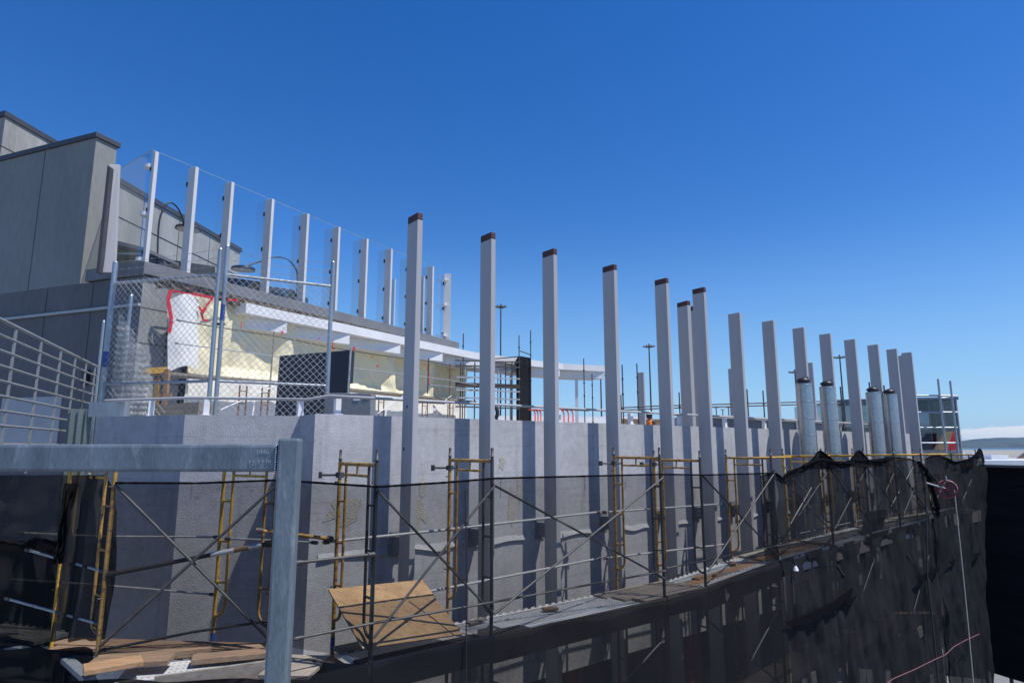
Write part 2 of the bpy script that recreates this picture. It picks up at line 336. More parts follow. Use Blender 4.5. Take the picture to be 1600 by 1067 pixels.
# wall handrail of pale pipe on square stubs
hr = thing('parapet_handrail', 'low pale pipe handrail on square stubs along the top of the stucco wall', 'handrail', A1+UP*ZT)
rl = [A3+V((0,.12,.62)), A2+V((0,.12,.62)), A0+V((.05,.12,.62)), A1+V((.12,.1,.62)), W(17.3,WO-.13,.62)]
MB().tube(rl[:4]+[rl[3].lerp(rl[4], k/12) for k in range(1,13)], .019, 10).build('rail', 'greypaint', hr)
for t0 in (.25, 3.1, 5.6, 8.2, 10.6, 12.9): MB().tube([W(t0,WO-.13,.62), W(t0+.55,WO-.13,.62)], .0225, 10).build('rail_sleeve', 'darktube', hr)
for p in [A3.lerp(A2,.55)+V((0,.13,0)), A2.lerp(A0,.13)+V((0,.13,0)), A0+V((-.05,.14,0))]+[W(t,WO-.13,0) for t in (-.78, 1.6, 2.95, 4.7, 6.1, 7.6, 9.1, 10.6, 12.1, 13.6, 15.1)]:
    m1 = MB(); m1.box(p+UP*(ZT+.1), D1*.035, N1*.035, UP*.1); m1.box(p+UP*(ZT+.006), D1*.055, N1*.055, UP*.006); m1.build('stub_post', 'white', hr)
# ------------------------------------------------------------------ steel fins in front of the wall
def fin(name, label, H, z0, capped, dep=.265, wid=.08):
    t = thing(name, label, 'column', (0,0,0), 'steel fin columns standing in a row along the wall')
    m1 = MB(); m1.box((0,0,(H+z0)/2-(.05 if capped else 0)), (wid/2,0,0), (0,dep/2,0), (0,0,(H-z0)/2-(.05 if capped else 0))); m1.build('shaft', 'fin', t, .006)
    if capped: m2 = MB(); m2.box((0,0,H-.0485), (wid/2-.002,0,0), (0,dep/2-.002,0), (0,0,.0485)); m2.build('primed_top', 'primer', t, .004)
    m3 = MB()
    for zz in (-1.2, -2.9): m3.box((0,dep/2+.075,zz), (.05,0,0), (0,.08,0), (0,0,.1)); m3.box((0,dep/2+.15,zz), (.09,0,0), (0,.008,0), (0,0,.15))
    if z0 < -2: m3.build('wall_bracket', 'cabinet', t)
    return t
A = R(38.6)
fp = {}
caps = [(0,0),(1.22,-.02),(2.43,-.03),(3.81,-.04),(5.21,-.05),(6.33,-.03)]
uncs = [7.44,8.72,10.02,11.28,12.58,13.93,15.13,16.17]
for i, (t, o) in enumerate(caps):
    lab = f'tall grey steel fin with red-brown primed top, {ORD[i]} from the left in the front row'
    loc = W(t,o,0)
    if i == 0: fp['c'] = f = fin('fin_column', lab, 3.05, -6.5, True); f.location = loc; f.rotation_euler.z = A
    else: dup(fp['c'], loc, A, lab, fp['c']['group'])
for i, t in enumerate(uncs):
    lab = f'plain grey steel fin without a coloured top, {ORD[i]} from the left of those uncapped in the front row'
    loc = W(t,.02,0)
    if i == 0: fp['u'] = f = fin('fin_column', lab, 2.69, -6.5, False); f.location = loc; f.rotation_euler.z = A
    else: dup(fp['u'], loc, A, lab, fp['u']['group'])
BG = 'steel fin columns standing back on the roof'
for i, (px, py, zt, capd, lab) in enumerate(((1068,472,3.05,True,'grey fin with primed top standing on the roof just behind the front row'),(1087,478,3.05,True,'fin with dark top almost hidden behind the last primed fin of the front row'),
    (1001,582,2.7,False,'short looking pale fin far back between a scaffold pole and a light mast'),(1144,576,2.7,False,'thin pale fin peeping out left of the first plain front fin'),(1263,567,2.7,False,'pale fin rising behind the leftmost silver duct'),(1405,556,2.7,False,'pale fin seen just left of the last front fin'))):
    f = fin('fin_column', lab, zt, -.4, capd, .30 if capd else .265, .1); f['group'] = BG
    q = atz(px, py, zt); f.location = (q.x, q.y, 0); f.rotation_euler.z = R(30) if capd else R(52)
# small blue tape marks on the first fin
q = fp['c']
for y_, z_ in ((.02,.51),(.07,-.02)): m1 = MB(); m1.box((-.042,y_,z_), (.0015,0,0), (0,.02,0), (0,0,.018)); ob = m1.build('blue_tape', 'blue', None, origin=(0,0,0)); ob.parent = q
# ------------------------------------------------------------------ silver ducts
for i, t in enumerate((9.50, 10.57, 12.96, 13.95)):
    q = W(t,.30,0); zt = 1.36
    d = thing('exhaust_duct', f'silver round metal duct with black rain cap, {ORD[i]} of four from the left', 'duct', W(t,.30,-6), 'silver ducts rising through the scaffold')
    m1 = MB(); r = .168
    m1.cyl(q, r, -6, zt, 28); m2 = m1
    for kk in range(18):
        zz = zt-.03-kk*.36
        m2.tube([V((q.x,q.y,zz-.008)), V((q.x,q.y,zz)), V((q.x,q.y,zz+.008))], [r+.002, r+.007, r+.002], 28, False)
    m1.build('pipe', 'duct', d)
    m3 = MB(); m3.cyl(q, r*.72, zt, zt+.05, 20); m3.tube([V((q.x,q.y,zt+.05)), V((q.x,q.y,zt+.075)), V((q.x,q.y,zt+.12))], [r*.85, r*.88, r*.5], 20)
    m3.box(q+UP*(zt+.12)+D1*.03, D1*.09+UP*.02, N1*.06, UP*.02); m3.build('rain_cap', 'black', d)
# ------------------------------------------------------------------ roof deck behind the wall
dk = MB(); dk.prism([V((-7.9,13.2,-.7)), A3+V((-.6,.3,-.7)), A3+V((0,.3,-.7)), A1+V((.2,.3,-.7)), W(17.4,WO-.3,-.7), W(17.4,WO-14,-.7), V((-2,24.5,-.7))], UP*.3); struct(dk, 'roof_deck', 'deck')
# ------------------------------------------------------------------ left tower and terrace building
C = B(-.99,.10,0)                                   # outer corner of the lower storey
EA = vec(158.7); NA = vec(248.7)
bt = thing('terrace_building', 'grey two storey building with a dark slab edge carrying the glass fenced terrace', 'building', C+UP*-.4)
m1 = MB(); BE = B(11.0,.10,0)
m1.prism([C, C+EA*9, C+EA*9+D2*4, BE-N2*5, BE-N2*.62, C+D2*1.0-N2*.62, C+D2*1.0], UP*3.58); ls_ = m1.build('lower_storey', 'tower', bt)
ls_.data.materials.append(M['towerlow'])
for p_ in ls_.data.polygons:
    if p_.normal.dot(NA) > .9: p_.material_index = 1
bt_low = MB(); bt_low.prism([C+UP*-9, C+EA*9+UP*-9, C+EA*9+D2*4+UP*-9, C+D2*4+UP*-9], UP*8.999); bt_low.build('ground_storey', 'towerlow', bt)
m1 = MB()
ce = [C+N2*.06+NA*.06-EA*.02, C+EA*1.72+NA*.06, C+EA*1.72-NA*.3, C-N2*.35-NA*.25, BE-N2*.35, BE+N2*.06+D2*.05]
m1.prism([p+UP*3.60 for p in ce], UP*.27); m1.build('slab_edge', 'slab', bt, .01)
m1 = MB()
def tornf(u, v):
    t = -.7+11.6*u; return B(t, .17+.05*noise.noise(V((t*5,v*3,0)))-.07*v, 3.60-.22*v+.05*noise.noise(V((t*7,v*4,3)))*v)
m1.grid(tornf, 150, 4, False); m1.build('torn_flashing', 'torn', bt)
m1 = MB(); m1.bar(C+EA*.0+NA*.03+UP*2.95, C+EA*9+NA*.03+UP*2.95, .06, .06); m1.build('conduit', 'greypaint', bt)
m1 = MB()
for s_ in (1.5, 3.0): m1.box(C+EA*s_+NA*.003+UP*1.7, EA*.008, NA*.003, UP*1.88)
m1.box(C+EA*4.5+NA*.004+UP*3.0, EA*4.5, NA*.003, UP*.012); m1.box(C+EA*4.5+NA*.004+UP*2.92, EA*4.5, NA*.003, UP*.01)
for s_ in (.62,): m1.box(C+D2*s_+N2*.003+UP*1.7, D2*.006, N2*.003, UP*1.7)
for z_ in (2.9, 2.15, 1.35, .6): m1.box(C+D2*.62+N2*.0035+UP*z_, D2*.6, N2*.003, UP*.006)
m1.build('panel_joint', 'black', bt)
m1 = MB(); q = C+EA*1.35+NA*.06+UP*1.5; m1.box(q, EA*.06, NA*.06, UP*.12); m1.box(q+UP*-.16, EA*.05, NA*.05, UP*.03); m1.build('wall_light', 'black', bt)
m1 = MB(); q = C+EA*3.1+NA*.006+UP*.55; m1.box(q, EA*1.0, NA*.004, UP*.55); m1.build('pale_door', 'greypaint', bt)
# tower
TZ = 7.05
T1 = C+EA*1.95
tw = thing('tower_wall', 'tall dark grey blind wall with black coping at the left, its narrow end face sunlit', 'wall', T1+UP*3.6)
m1 = MB(); EB = vec(70)
m1.prism([T1+UP*3.585, T1+EA*9+UP*3.585, T1+EA*9+EB*.52+UP*3.585, T1+EB*.52+UP*3.585], UP*(TZ-3.585)); m1.build('wall_panel', 'tower', tw)
m1 = MB(); m1.prism([p+UP*(TZ+.002) for p in (T1+NA*.05-EA*.05, T1+EA*9+NA*.05, T1+EA*9+EB*.6, T1+EB*.58-EA*.05)], UP*.12); m1.build('coping', 'coping', tw, .01)
m1 = MB(); 
for s_ in (1.75, 4.9): m1.box(T1+EA*s_+NA*.002+UP*5.3, EA*.008, NA*.003, UP*1.72)
m1.build('panel_joint', 'black', tw)
ub = thing('roof_block', 'upper grey concrete block with dark coping rising behind the tower wall at far left', 'building', V((-14.5,17.05,3.6)))
u0 = V((-14.52,17.05,3.6)); u1 = u0+vec(84)*4.2
m1 = MB(); m1.prism([u0, u0+EA*7, u1+EA*7, u1], UP*5.75); m1.build('block_wall', 'pent', ub)
m1 = MB(); m1.prism([p+UP*5.752 for p in (u0-EA*.06+NA*.06, u0+EA*7+NA*.06, u1+EA*7, u1-EA*.06+vec(84)*.06)], UP*.15); m1.build('coping', 'coping', ub)
m1 = MB(); s1 = vec(84); m1.box(u0+s1*2.1-EA*.002+UP*4.85, s1*2.1, EA*.004, UP*.012); m1.box(u0+s1*1.7-EA*.003+UP*5.3, s1*.008, EA*.004, UP*.44); m1.box(u0+EA*3.5+NA*.002+UP*4.85, EA*3.5, NA*.004, UP*.012); m1.build('panel_joint', 'black', ub)
pb = thing('penthouse_wall', 'long weathered concrete penthouse wall at the back of the terrace behind the glass', 'wall', V((-9.85,14.6,3.6)))
b0, b1 = V((-9.86,14.55,3.6)), V((-9.15,20.75,3.6)); sb = (b1-b0).normalized(); nb = V((sb.y,-sb.x,0))
m1 = MB(); m1.prism([b0, b1, b1-nb*2, b0-nb*2], UP*2.88); m1.build('wall_panel', 'pent', pb)
m1 = MB(); m1.prism([b0+nb*.05+UP*2.882, b1+nb*.05+sb*.05+UP*2.882, b1-nb*2+UP*2.882, b0-nb*2+UP*2.882], UP*.13); m1.build('coping', 'coping', pb)
m1 = MB(); m1.box((b0+b1)/2+nb*.002+UP*2.05, sb*3.05, nb*.004, UP*.014)
for s_ in (1.5,3.0,4.5): m1.box(b0+sb*s_+nb*.003+UP*1.45, sb*.008, nb*.004, UP*1.4)
m1.build('panel_joint', 'black', pb)
m1 = MB()                                          # dark ribbed sheet put in for the shade at the penthouse foot
m1.prism([b0+nb*.02+UP*1.35, b0+nb*1.3+UP*1.0, b0+nb*1.3+UP*.92, b0+nb*.02+UP*1.25], sb*2.2); m1.build('shade_sheet', 'slab', pb)
m1 = MB()
for k in range(4): m1.bar(b0+sb*(.1+k*.65)+nb*.05+UP*.95, b0+sb*(.1+k*.65)+nb*1.28+UP*.88, .03, .05)
m1.build('shade_sheet_rib', 'greypaint', pb)
for s_ in (.9,1.35):
    m1 = MB(); q = b0+sb*s_+nb*1.33+UP*.86; m1.tube([q, q-UP*.1], .025, 8); m1.tube([q-UP*.1-nb*.05, q-UP*.14+nb*.1], .04, 8); m1.build('wall_camera', 'white', pb)
# tapering white leaning fin at the tower corner
lf = thing('leaning_fin', 'broad white tapered blade leaning against the tower end face above the terrace', 'fin', T1+UP*3.9)
a_, b_ = aty(154,426,13.15), aty(179,426,13.3); c_, d_ = aty(186,257,13.3), aty(171,257,13.15)
m1 = MB(); m1.prism([a_, b_, c_, d_], V((.0,.07,0))); m1.build('blade', 'fin', lf, .01)
m1 = MB(); m1.prism([aty(150,426,13.1), aty(155,426,13.1), aty(172,262,13.1), aty(168,258,13.1)], V((.02,.1,0))); m1.build('dark_edge', 'coping', lf)
# ------------------------------------------------------------------ terrace glass fence
TT = [-.92, 0, .97, 2.2, 3.42, 4.64, 5.87, 7.05, 8.2, 9.37, 10.45]
A2r = R(61.5)
tf = thing('terrace_fence', 'glass terrace fence of clear panels held between pale steel posts above the canopy', 'fence', B(0,0,3.87))
def tpost(p, rz, dep=.125, z1=2.53):
    m1 = MB(); x_, y_ = vec(rz), vec(rz+90)
    m1.box(p+UP*(3.87+z1/2), x_*.042, y_*dep, UP*z1/2); po = m1.build('fence_post', 'fin2', tf, .006)
    for zz in (.25, 1.2, 2.15):
        m2 = MB(); m2.box(p+UP*(3.87+zz)+y_*(dep+.017)-x_*.01, x_*.035, y_*.03, UP*.05); m2.build('glass_clamp', 'black', po)
for i, t in enumerate(TT): tpost(B(t,0,0), 61.5 if i < 10 else 95, .05 if i == 0 else .125)
def pane(a, b):
    m1 = MB(); q = (b-a).normalized()*.02; m1.bar(a+q+UP*1.36, b-q+UP*1.36, .014, 2.6); gl_ = m1.build('glass_panel', 'glass', tf)
    m1 = MB(); m1.bar(a+q+UP*2.664, b-q+UP*2.664, .014, .007); m1.bar(a+q+UP*.06, a+q+UP*2.66, .006, .014, N2); m1.build('polished_edge', 'glassedge', gl_)
for i in range(len(TT)-1): pane(B(TT[i],-.145,3.83), B(TT[i+1],-.145,3.83))
pane(T1+EB*.56-EA*.1+UP*3.83, B(-.92,0,3.83)+EA*.1)
for px, py in ((614,437),(659,433)): q = atz(px, py, 6.4); tpost(V((q.x, q.y, 0)), 61.5)
# round spotlights on the corner post and end post
for i, (t, z_) in enumerate(((-.92,6.1),(-.92,5.0),(-.92,3.98),(10.45,6.15),(10.45,5.2),(10.45,4.05))):
    q = B(t,0,z_)+(N2*-.15 if i < 3 else D2*-.16)
    s_ = thing('spotlight', f'white round clamp spotlight, {["top","middle","bottom"][i%3]} one on the {"corner" if i<3 else "far end"} terrace post', 'spotlight', q, 'clamp spotlights on the terrace posts')
    m1 = MB(); m1.tube([q-UP*.05, q+UP*.03], .11, 18); m1.build('lamp_body', 'white', s_, .008)
    m1 = MB(); m1.box(q+V((.1,-.02,0)), (.04,0,0), (0,.05,0), (0,0,.06)); m1.build('clamp', 'white', s_)
# patio lamps
def patio_lamp(pts, disc, o, lab):
    ps = [onB(x, y, o) for x, y in pts]; dq = onB(*disc, o)
    t = thing('arched_lamp', lab, 'lamp', V((ps[0].x, ps[0].y, 3.6)), 'arched lamps on the terrace')
    sm = []
    for i in range(len(ps)-1):
        for k in range(4):
            u = k/4; p0 = ps[max(i-1,0)]; p1 = ps[i]; p2 = ps[i+1]; p3 = ps[min(i+2,len(ps)-1)]
            sm.append(.5*((2*p1)+(-p0+p2)*u+(2*p0-5*p1+4*p2-p3)*u*u+(-p0+3*p1-3*p2+p3)*u**3))
    MB().tube([V((ps[0].x,ps[0].y,3.6))]+sm+[ps[-1]], .022, 8).build('curved_arm', 'black', t)
    m1 = MB(); m1.tube([dq+UP*.09, dq+UP*.02, dq-UP*.03], [.06,.3,.31], 24); m1.build('round_shade', 'black', t)
    m1 = MB(); m1.tube([dq-UP*.032, dq-UP*.04], .27, 24); m1.build('diffuser', 'lens', t.children[-1])
    m1 = MB(); m1.cyl(ps[0], .2, 3.6, 3.63, 20); m1.build('base', 'black', t)
patio_lamp([(246,405),(249,345),(262,318),(275,322),(284,338),(288,356)], (294,357), -1.7, 'black arched lamp with a round shade standing left of the second terrace post')
patio_lamp([(465,440),(463,422),(450,406),(430,402),(405,409),(386,416)], (380,420), -1.2, 'black arched lamp reaching left to a round white underside shade above the canopy')
def lounge(px, py, o, lab, s=1.0):
    q = onB(px, py, o); q = V((q.x, q.y, 3.6))
    t = thing('lounge_chair', lab, 'chair', q, 'dark wicker lounge chairs on the terrace')
    x_, y_ = vec(35), vec(125)
    m1 = MB(); m1.box(q+UP*.2*s, x_*.42*s, y_*.45*s, UP*.12*s); m1.build('seat_base', 'wicker', t, .03)
    m1 = MB(); m1.box(q+UP*.38*s-y_*.05*s, x_*.36*s, y_*.38*s, UP*.06*s); m1.build('cushion', 'cloth', t, .04)
    m1 = MB(); m1.prism([q+x_*k*.45*s+y_*(.36+d_)*s+UP*z_*s for k, d_, z_ in ((-1,0,.1),(1,0,.1),(.9,.2,.92),(-.9,.2,.92))], y_*.07*s); m1.build('backrest', 'wicker', t, .02)
    for k in (-1,1): m1 = MB(); m1.prism([q+x_*k*.43*s+y_*b_*s+UP*z_*s for b_, z_ in ((-.44,.05),(.44,.05),(.5,.85),(.2,.62),(-.44,.52))], x_*k*.06*s); m1.build('armrest', 'wicker', t, .015)
    for k in (-1,1):
        for h_ in (-1,1): m1 = MB(); m1.cyl(q+x_*k*.36*s+y_*h_*.38*s, .025, 3.6, 3.6+.1*s, 8); m1.build('leg', 'black', t)
lounge(262,418,-1.0,'dark wicker tub chair near the terrace corner, leftmost of the chairs',.9)
lounge(310,412,-1.2,'dark wicker tub chair behind the glass beside the second terrace post',1.25)
lounge(388,450,-.8,'dark wicker tub chair behind the fence between third and fourth terrace posts',1.0)
lounge(446,458,-.8,'dark wicker tub chair below the arched lamp, rightmost of the chairs',1.05)
m1 = MB(); q = onB(418,455,-.8); m1.tube([V((q.x,q.y,3.6)),V((q.x,q.y,4.1))], .04, 8); m1.tube([V((q.x,q.y,4.1)),V((q.x,q.y,4.14))], .42, 20); one(m1, 'patio_table', 'wicker', 'round dark patio table between the wicker chairs on the terrace', 'table')
# ------------------------------------------------------------------ canopy
cp = [atz(385,473,3.46), atz(448,487,3.46), atz(510,500,3.46), atz(625,525,3.46), atz(740,550,3.46), atz(815,560.5,3.46), atz(880,568,3.46), atz(945,571.5,3.46)]
cy = thing('canopy', 'long white steel canopy curving below the terrace edge and out over the roof', 'canopy', cp[0]+UP*-3)
def off(pts, k):
    res = []
    for i in range(len(pts)):
        d_ = (pts[min(i+1,len(pts)-1)]-pts[max(i-1,0)]); d_.z = 0; d_.normalize(); res.append(pts[i]+V((-d_.y, d_.x, 0))*k)
    return res
bk = off(cp, 1.35)
bk[0] = cp[0]+EA*.9
m1 = MB()
for i in range(len(cp)-1):
    a, b, c_, d_ = cp[i], cp[i+1], bk[i+1], bk[i]
    dz = UP*.25
    m1.add([a,b,c_,d_,a-dz,b-dz,c_-dz,d_-dz], [(0,1,2,3),(7,6,5,4),(4,5,1,0),(3,2,6,7)])
a, d_ = cp[0], bk[0]; m1.add([a,d_,d_-UP*.25,a-UP*.25], [(0,1,2,3)]); a, d_ = cp[-1], bk[-1]; m1.add([a,d_,d_-UP*.25,a-UP*.25], [(3,2,1,0)])
m1.build('fascia', 'white', cy)
segs = [((345,494),(458,520)),((505,519),(558,540)),((590,541),(628,555)),((640,556),(712,573)),((735,572),(788,588)),((822,575),(842,583))]
c2 = off(cp, .06)
tot = [(c2[i+1]-c2[i]).length for i in range(len(c2)-1)]; L = sum(tot)
def along(s_):
    for i, k in enumerate(tot):
        if s_ <= k or i == len(tot)-1: return c2[i].lerp(c2[i+1], s_/k), (c2[i+1]-c2[i]).normalized()
        s_ -= k
for i in range(8):
    s0 = max(.02, -.75+i*L/7.6); p, d_ = along(s0); e, d3 = along(min(L-.02, -.75+(i+.93)*L/7.6)); nn = V((-d_.y, d_.x, 0))
    a, b = p+nn*.42, e-nn*.045
    m1 = MB(); m1.prism([q_-UP*.56 for q_ in (a, b, b+nn*.9, a+nn*.7)], UP*.308); m1.build('stepped_beam', 'white', cy, .008)
for px, py in ((803,585),(905,585)):
    pt = min((c2[i].lerp(c2[i+1], k/20) for i in range(len(c2)-1) for k in range(21)), key=lambda q_: abs(q_.x/(q_.y)-ray(px,py).x/ray(px,py).y)); 
    m1 = MB(); q = pt+V((-.1,.35,0)); m1.box(V((q.x,q.y,1.43)), (.06,0,0), (0,.05,0), (0,0,1.83)); m1.build('canopy_post', 'white', cy)
# plastic sheeting over the facade below
def sheet(t0, t1, z0, z1, name, m, lab, amp, nu, nv, o=.125, rec=.27):
    m1 = MB()
    def fn(u, v):
        t = t0+(t1-t0)*u; z = z0+(z1-z0)*v; bay = 2.15
        k = min(1, 1.35*abs(math.sin(math.pi*(t-.85)/bay)))*min(1, max(0, (t-.7)/.4))
        bil = (-rec*k*k*(3-2*k)*min(1, 2.2*math.sin(math.pi*min(1,max(0,.03+.75*v)))))
        fo = amp*(1.1*noise.noise(V((t*1.1, z*.8, t0)))+.8*abs(noise.noise(V((t*1.7-z*1.3, z*1.1+t*.5, 8))))+.55*abs(noise.noise(V((t*2.6+z*2.1, z*.5-t*.4, 5))))+.3*noise.noise(V((t*6, z*1.6, 2))))
        return B(t, o+bil+fo, z)
    m1.grid(fn, nu, nv); return m1
s_ = thing('wall_sheeting', 'cream plastic sheeting taped over the facade under the canopy', 'sheeting', B(.3,.1,-.4))
sheet(.12, 11.6, 1.62, 3.42, '', '', '', .085, 300, 50).build('upper_sheet', 'plastic', s_)
sheet(.12, 11.6, -.4, 1.6, '', '', '', .04, 160, 24, .16, .0).build('lower_sheet', 'whitecloth', s_)
m1 = MB(); 
def wp(u, v):
    a = onB(262+u*48, 470-10*math.sin(math.pi*u)+(1-v)*112, .42); return a+N2*(.12*math.sin(math.pi*u)+.03*noise.noise(V((u*5,v*4,1))))
m1.grid(wp, 12, 16); m1.build('white_wrap', 'whitecloth', s_)
for px, py, w_, h_ in ((377,508,.03,.14),(441,520,.06,.09),(520,537,.03,.2),(521,545,.11,.03),(499,529,.05,.05),(590,572,.1,.05),(582,558,.06,.03),(607,560,.04,.04),(607,590,.03,.06),(553,545,.08,.12),(670,592,.05,.4),(668,575,.04,.2),(663,570,.12,.03),(680,610,.04,.06),(283,478,.05,.05)):
    q = onB(px, py, .47); m1 = MB(); m1.box(q, (D2*w_/2+UP*.01), N2*.003, UP*h_/2); m1.build('tape_mark', 'tape', s_)
rt = MB()
tp = [(264,520),(268,500),(262,470),(268,454),(300,459),(332,466),(322,480),(316,488),(312,478)]
random.seed(5)
for a, b in zip(tp, tp[1:]): rt.bar(onB(a[0],a[1],.5), onB(b[0]+random.uniform(-1,1),b[1]+random.uniform(-1.5,1.5),.5), .012, random.uniform(.035,.085), N2.cross(D2))
for a, b in (((332,465),(372,470)),((314,488),(318,500)),((318,500),(326,501))): rt.bar(onB(*a,.42), onB(*b,.42), .012, .045)
one(rt, 'red_tape', 'tape', 'wide red tape edging the left end of the plastic sheeting under the slab', 'tape')
# ------------------------------------------------------------------ scaffold on the facade
FG = 'tubes of the scaffold under the canopy'
def tuberail(pts, r, m, lab, group, name='guard_rail', cat='rail', clamps=True):
    pts = [V(p) for p in pts]; t = thing(name, lab, cat, pts[0], group)
    MB().tube(pts, r, 8).build('tube', m, t)
    if clamps:
        for e, f_ in ((0,1),(-1,-2)):
            d_ = (pts[f_]-pts[e]).normalized(); m1 = MB(); m1.tube([pts[e]+d_*.01, pts[e]+d_*.075], r*1.55, 8); m1.build('end_clamp', 'darktube', t)
    return t
fr = [([(276,500),(338,511),(429,525),(506,541),(600,556),(669,564),(747,580)],'topmost'),([(273,536),(425,556),(550,575),(626,584),(702,594),(747,602)],'second'),([(669,601),(747,609)],'short third')]
for i, (pts, nm) in enumerate(fr):
    tuberail([onB(x, y, 1.0+.35*max(0,(x-600)/150)) for x, y in pts], .012, 'darktube' if i == 0 else 'tubegrey', f'{nm} thin guard rail of the facade scaffold in front of the plastic sheeting', FG)
for i, (xa, ya, xb, yb) in enumerate(((429,518,418,648),(548,545,538,648),(703,568,703,648),(670,560,668,615))):
    m1 = MB(); m1.tube([onB(xa, ya, 1.0), onB(xb, yb, 1.0)], .02, 8)
    one(m1, 'scaffold_standard', ['wood','tubegrey','rust','darktube'][i], f'{ORD[i]} upright pole from the left of the facade scaffold under the canopy', 'pole', FG)
wk = [(262,583),(440,597),(640,617),(745,628)]
for i in range(3):
    a, b = onB(*wk[i], 1.0), onB(*wk[i+1], 1.0); b = a.lerp(b, .985); m1 = MB(); m1.bar(a-N2*.28, b-N2*.28, .6, .05); one(m1, 'scaffold_plank', 'wood', f'{ORD[i]} length from the left of brown walkway plank on the facade scaffold', 'plank', 'walkway planks of the facade scaffold')
for i, (xa, xb) in enumerate(((375,386),(410,420),(592,600),(660,668),(700,708))):
    m1 = MB(); a, b = onB(xa, 602+.045*(xa-375)*2, 1.0), onB(xb, 603+.045*(xa-375)*2, 1.0); zb = -.4
    for q in (a, b): m1.tube([q, V((q.x,q.y,zb))], .018, 6)
    for k in range(5): z_ = a.z-.12-k*.28; m1.tube([V((a.x,a.y,z_)), V((b.x,b.y,z_))], .012, 6)
    one(m1, 'scaffold_ladder', 'rust', f'{ORD[i]} rusty ladder frame from the left below the facade walkway', 'scaffold frame', 'rusty ladder frames below the walkway')
for i, (a, b) in enumerate((((345,640),(428,604)),((590,646),(640,612)),((672,646),(705,618)))):
    m1 = MB(); m1.tube([onB(*a,1.05), onB(*b,1.05)], .014, 6); one(m1, 'cross_brace', 'white', f'{ORD[i]} pale diagonal brace from the left below the facade walkway', 'brace', 'pale braces below the facade walkway')
# end board, cabinet, yellow stand, crate
eb = thing('end_board', 'large upright navy board closing the scaffold end beside the grey cabinet', 'board', onB(540,648,1.6)+UP*-.3)
ba, bb_, bc, bd = aty(437,556,12.6), aty(546,547,11.6), aty(540,668,11.6), aty(428,668,12.6)
m1 = MB(); m1.prism([ba,bb_,bc,bd], V((.03,.05,0))); m1.build('board', 'navyboard', eb)
m1 = MB(); m1.prism([bb_+V((.005,.05,0)),aty(551,550,11.75),aty(548,598,11.75),aty(543,600,11.62)], V((.03,.04,0))); m1.build('return_edge', 'black', eb)
m1 = MB(); m1.tube([aty(548,545,11.55), aty(541,660,11.55)], .02, 8); m1.build('edge_pole', 'tubegrey', eb)
cb = thing('electric_cabinet', 'grey steel electrical cabinet with a white label behind the parapet wall', 'cabinet', aty(543,668,9.6))
ca = aty(507,614,9.4); cx = aty(580,614,9.4)-ca; cz = V((0,0,.75))
m1 = MB(); m1.prism([ca, ca+cx, ca+cx-cz, ca-cz], V((.0,.35,0))); m1.build('housing', 'cabinet', cb, .01)
m1 = MB(); m1.box(aty(557,624.5,9.395), V((.045,0,0)), V((0,.003,0)), V((0,0,.012))); m1.box(aty(557,619,9.395), V((.012,0,0)), V((0,.003,0)), V((0,0,.01))); m1.build('label_plate', 'white', cb)
def textobj(s_, size, loc, rot, m, parent, name):
    cu = bpy.data.curves.new(name, 'FONT'); cu.body = s_; cu.size = size; cu.extrude = .0008; cu.align_x = 'CENTER'; cu.align_y = 'CENTER'
    tmp = bpy.data.objects.new(name, cu); COL.objects.link(tmp); dg = bpy.context.evaluated_depsgraph_get()
    me = bpy.data.meshes.new_from_object(tmp.evaluated_get(dg)); bpy.data.objects.remove(tmp)
    me.materials.clear(); me.materials.append(M[m]); o = bpy.data.objects.new(name, me); COL.objects.link(o); o.parent = parent
    o.location = V(loc)-wloc(parent); o.rotation_euler = rot; return o
textobj('50T', .07, aty(572,624,9.394), (math.pi/2,0,0), 'black', cb, 'marking')
ys = thing('yellow_stand', 'yellow and orange timber stand behind the chain link panel', 'stand', aty(250,640,10.6)+UP*-.4)
m1 = MB(); m1.bar(aty(224,580,10.6), aty(262,578,10.8), .08, .1); m1.build('cross_beam', 'yellow2', ys)
for xa, xb, mm in ((248,247,'yellow'),(262,258,'woodnew')):
    m1 = MB(); p_ = aty(xa,577,10.75); m1.bar(p_, V((aty(xb,650,10.75).x, 10.75, -.4)), .07, .07, V((1,0,0))); m1.build('leg', mm, ys)
m1 = MB(); m1.bar(aty(246,617,10.75), aty(268,617,10.75), .05, .05); m1.build('foot_rail', 'woodnew', ys)
m1 = MB(); m1.prism([aty(207,634,10.2), aty(311,628,10.2), aty(308,656,10.2), aty(204,656,10.2)], V((.1,.5,0))); one(m1, 'timber_crate', 'wood', 'low brown timber crate on the roof behind the chain link panel', 'crate')
# ------------------------------------------------------------------ chain link fence with barbed wire
CF = [aty(155,655,9.25), aty(329,655,8.75), aty(509,655,9.45)]
for q in CF: q.z = -.4
cl_ = thing('chain_link_fence', 'galvanised chain link fence panels with barbed wire on top, above the parapet wall', 'fence', CF[1])
HT, HP, HM = [2.40, 2.41, 2.41], [2.72, 2.82, 2.78], .90
def post(q, z1, r, nm='post'):
    m1 = MB(); m1.cyl(q, r, -.4, z1, 12); m1.tube([V((q.x,q.y,z1)), V((q.x,q.y,z1+.03))], [r*1.1, r*.5], 12); m1.build(nm, 'galv', cl_)
e1 = (CF[1]-CF[0]).normalized(); e2 = (CF[2]-CF[1]).normalized()
post(CF[0], HP[0], .037); post(CF[1]-e1*.05, HP[1]-.05, .03); post(CF[1]+e2*.05, HP[1], .03); post(CF[2], HP[2], .032)
post(aty(186,655,9.5), 2.27, .025); post(aty(146,655,9.9), 1.95, .02)
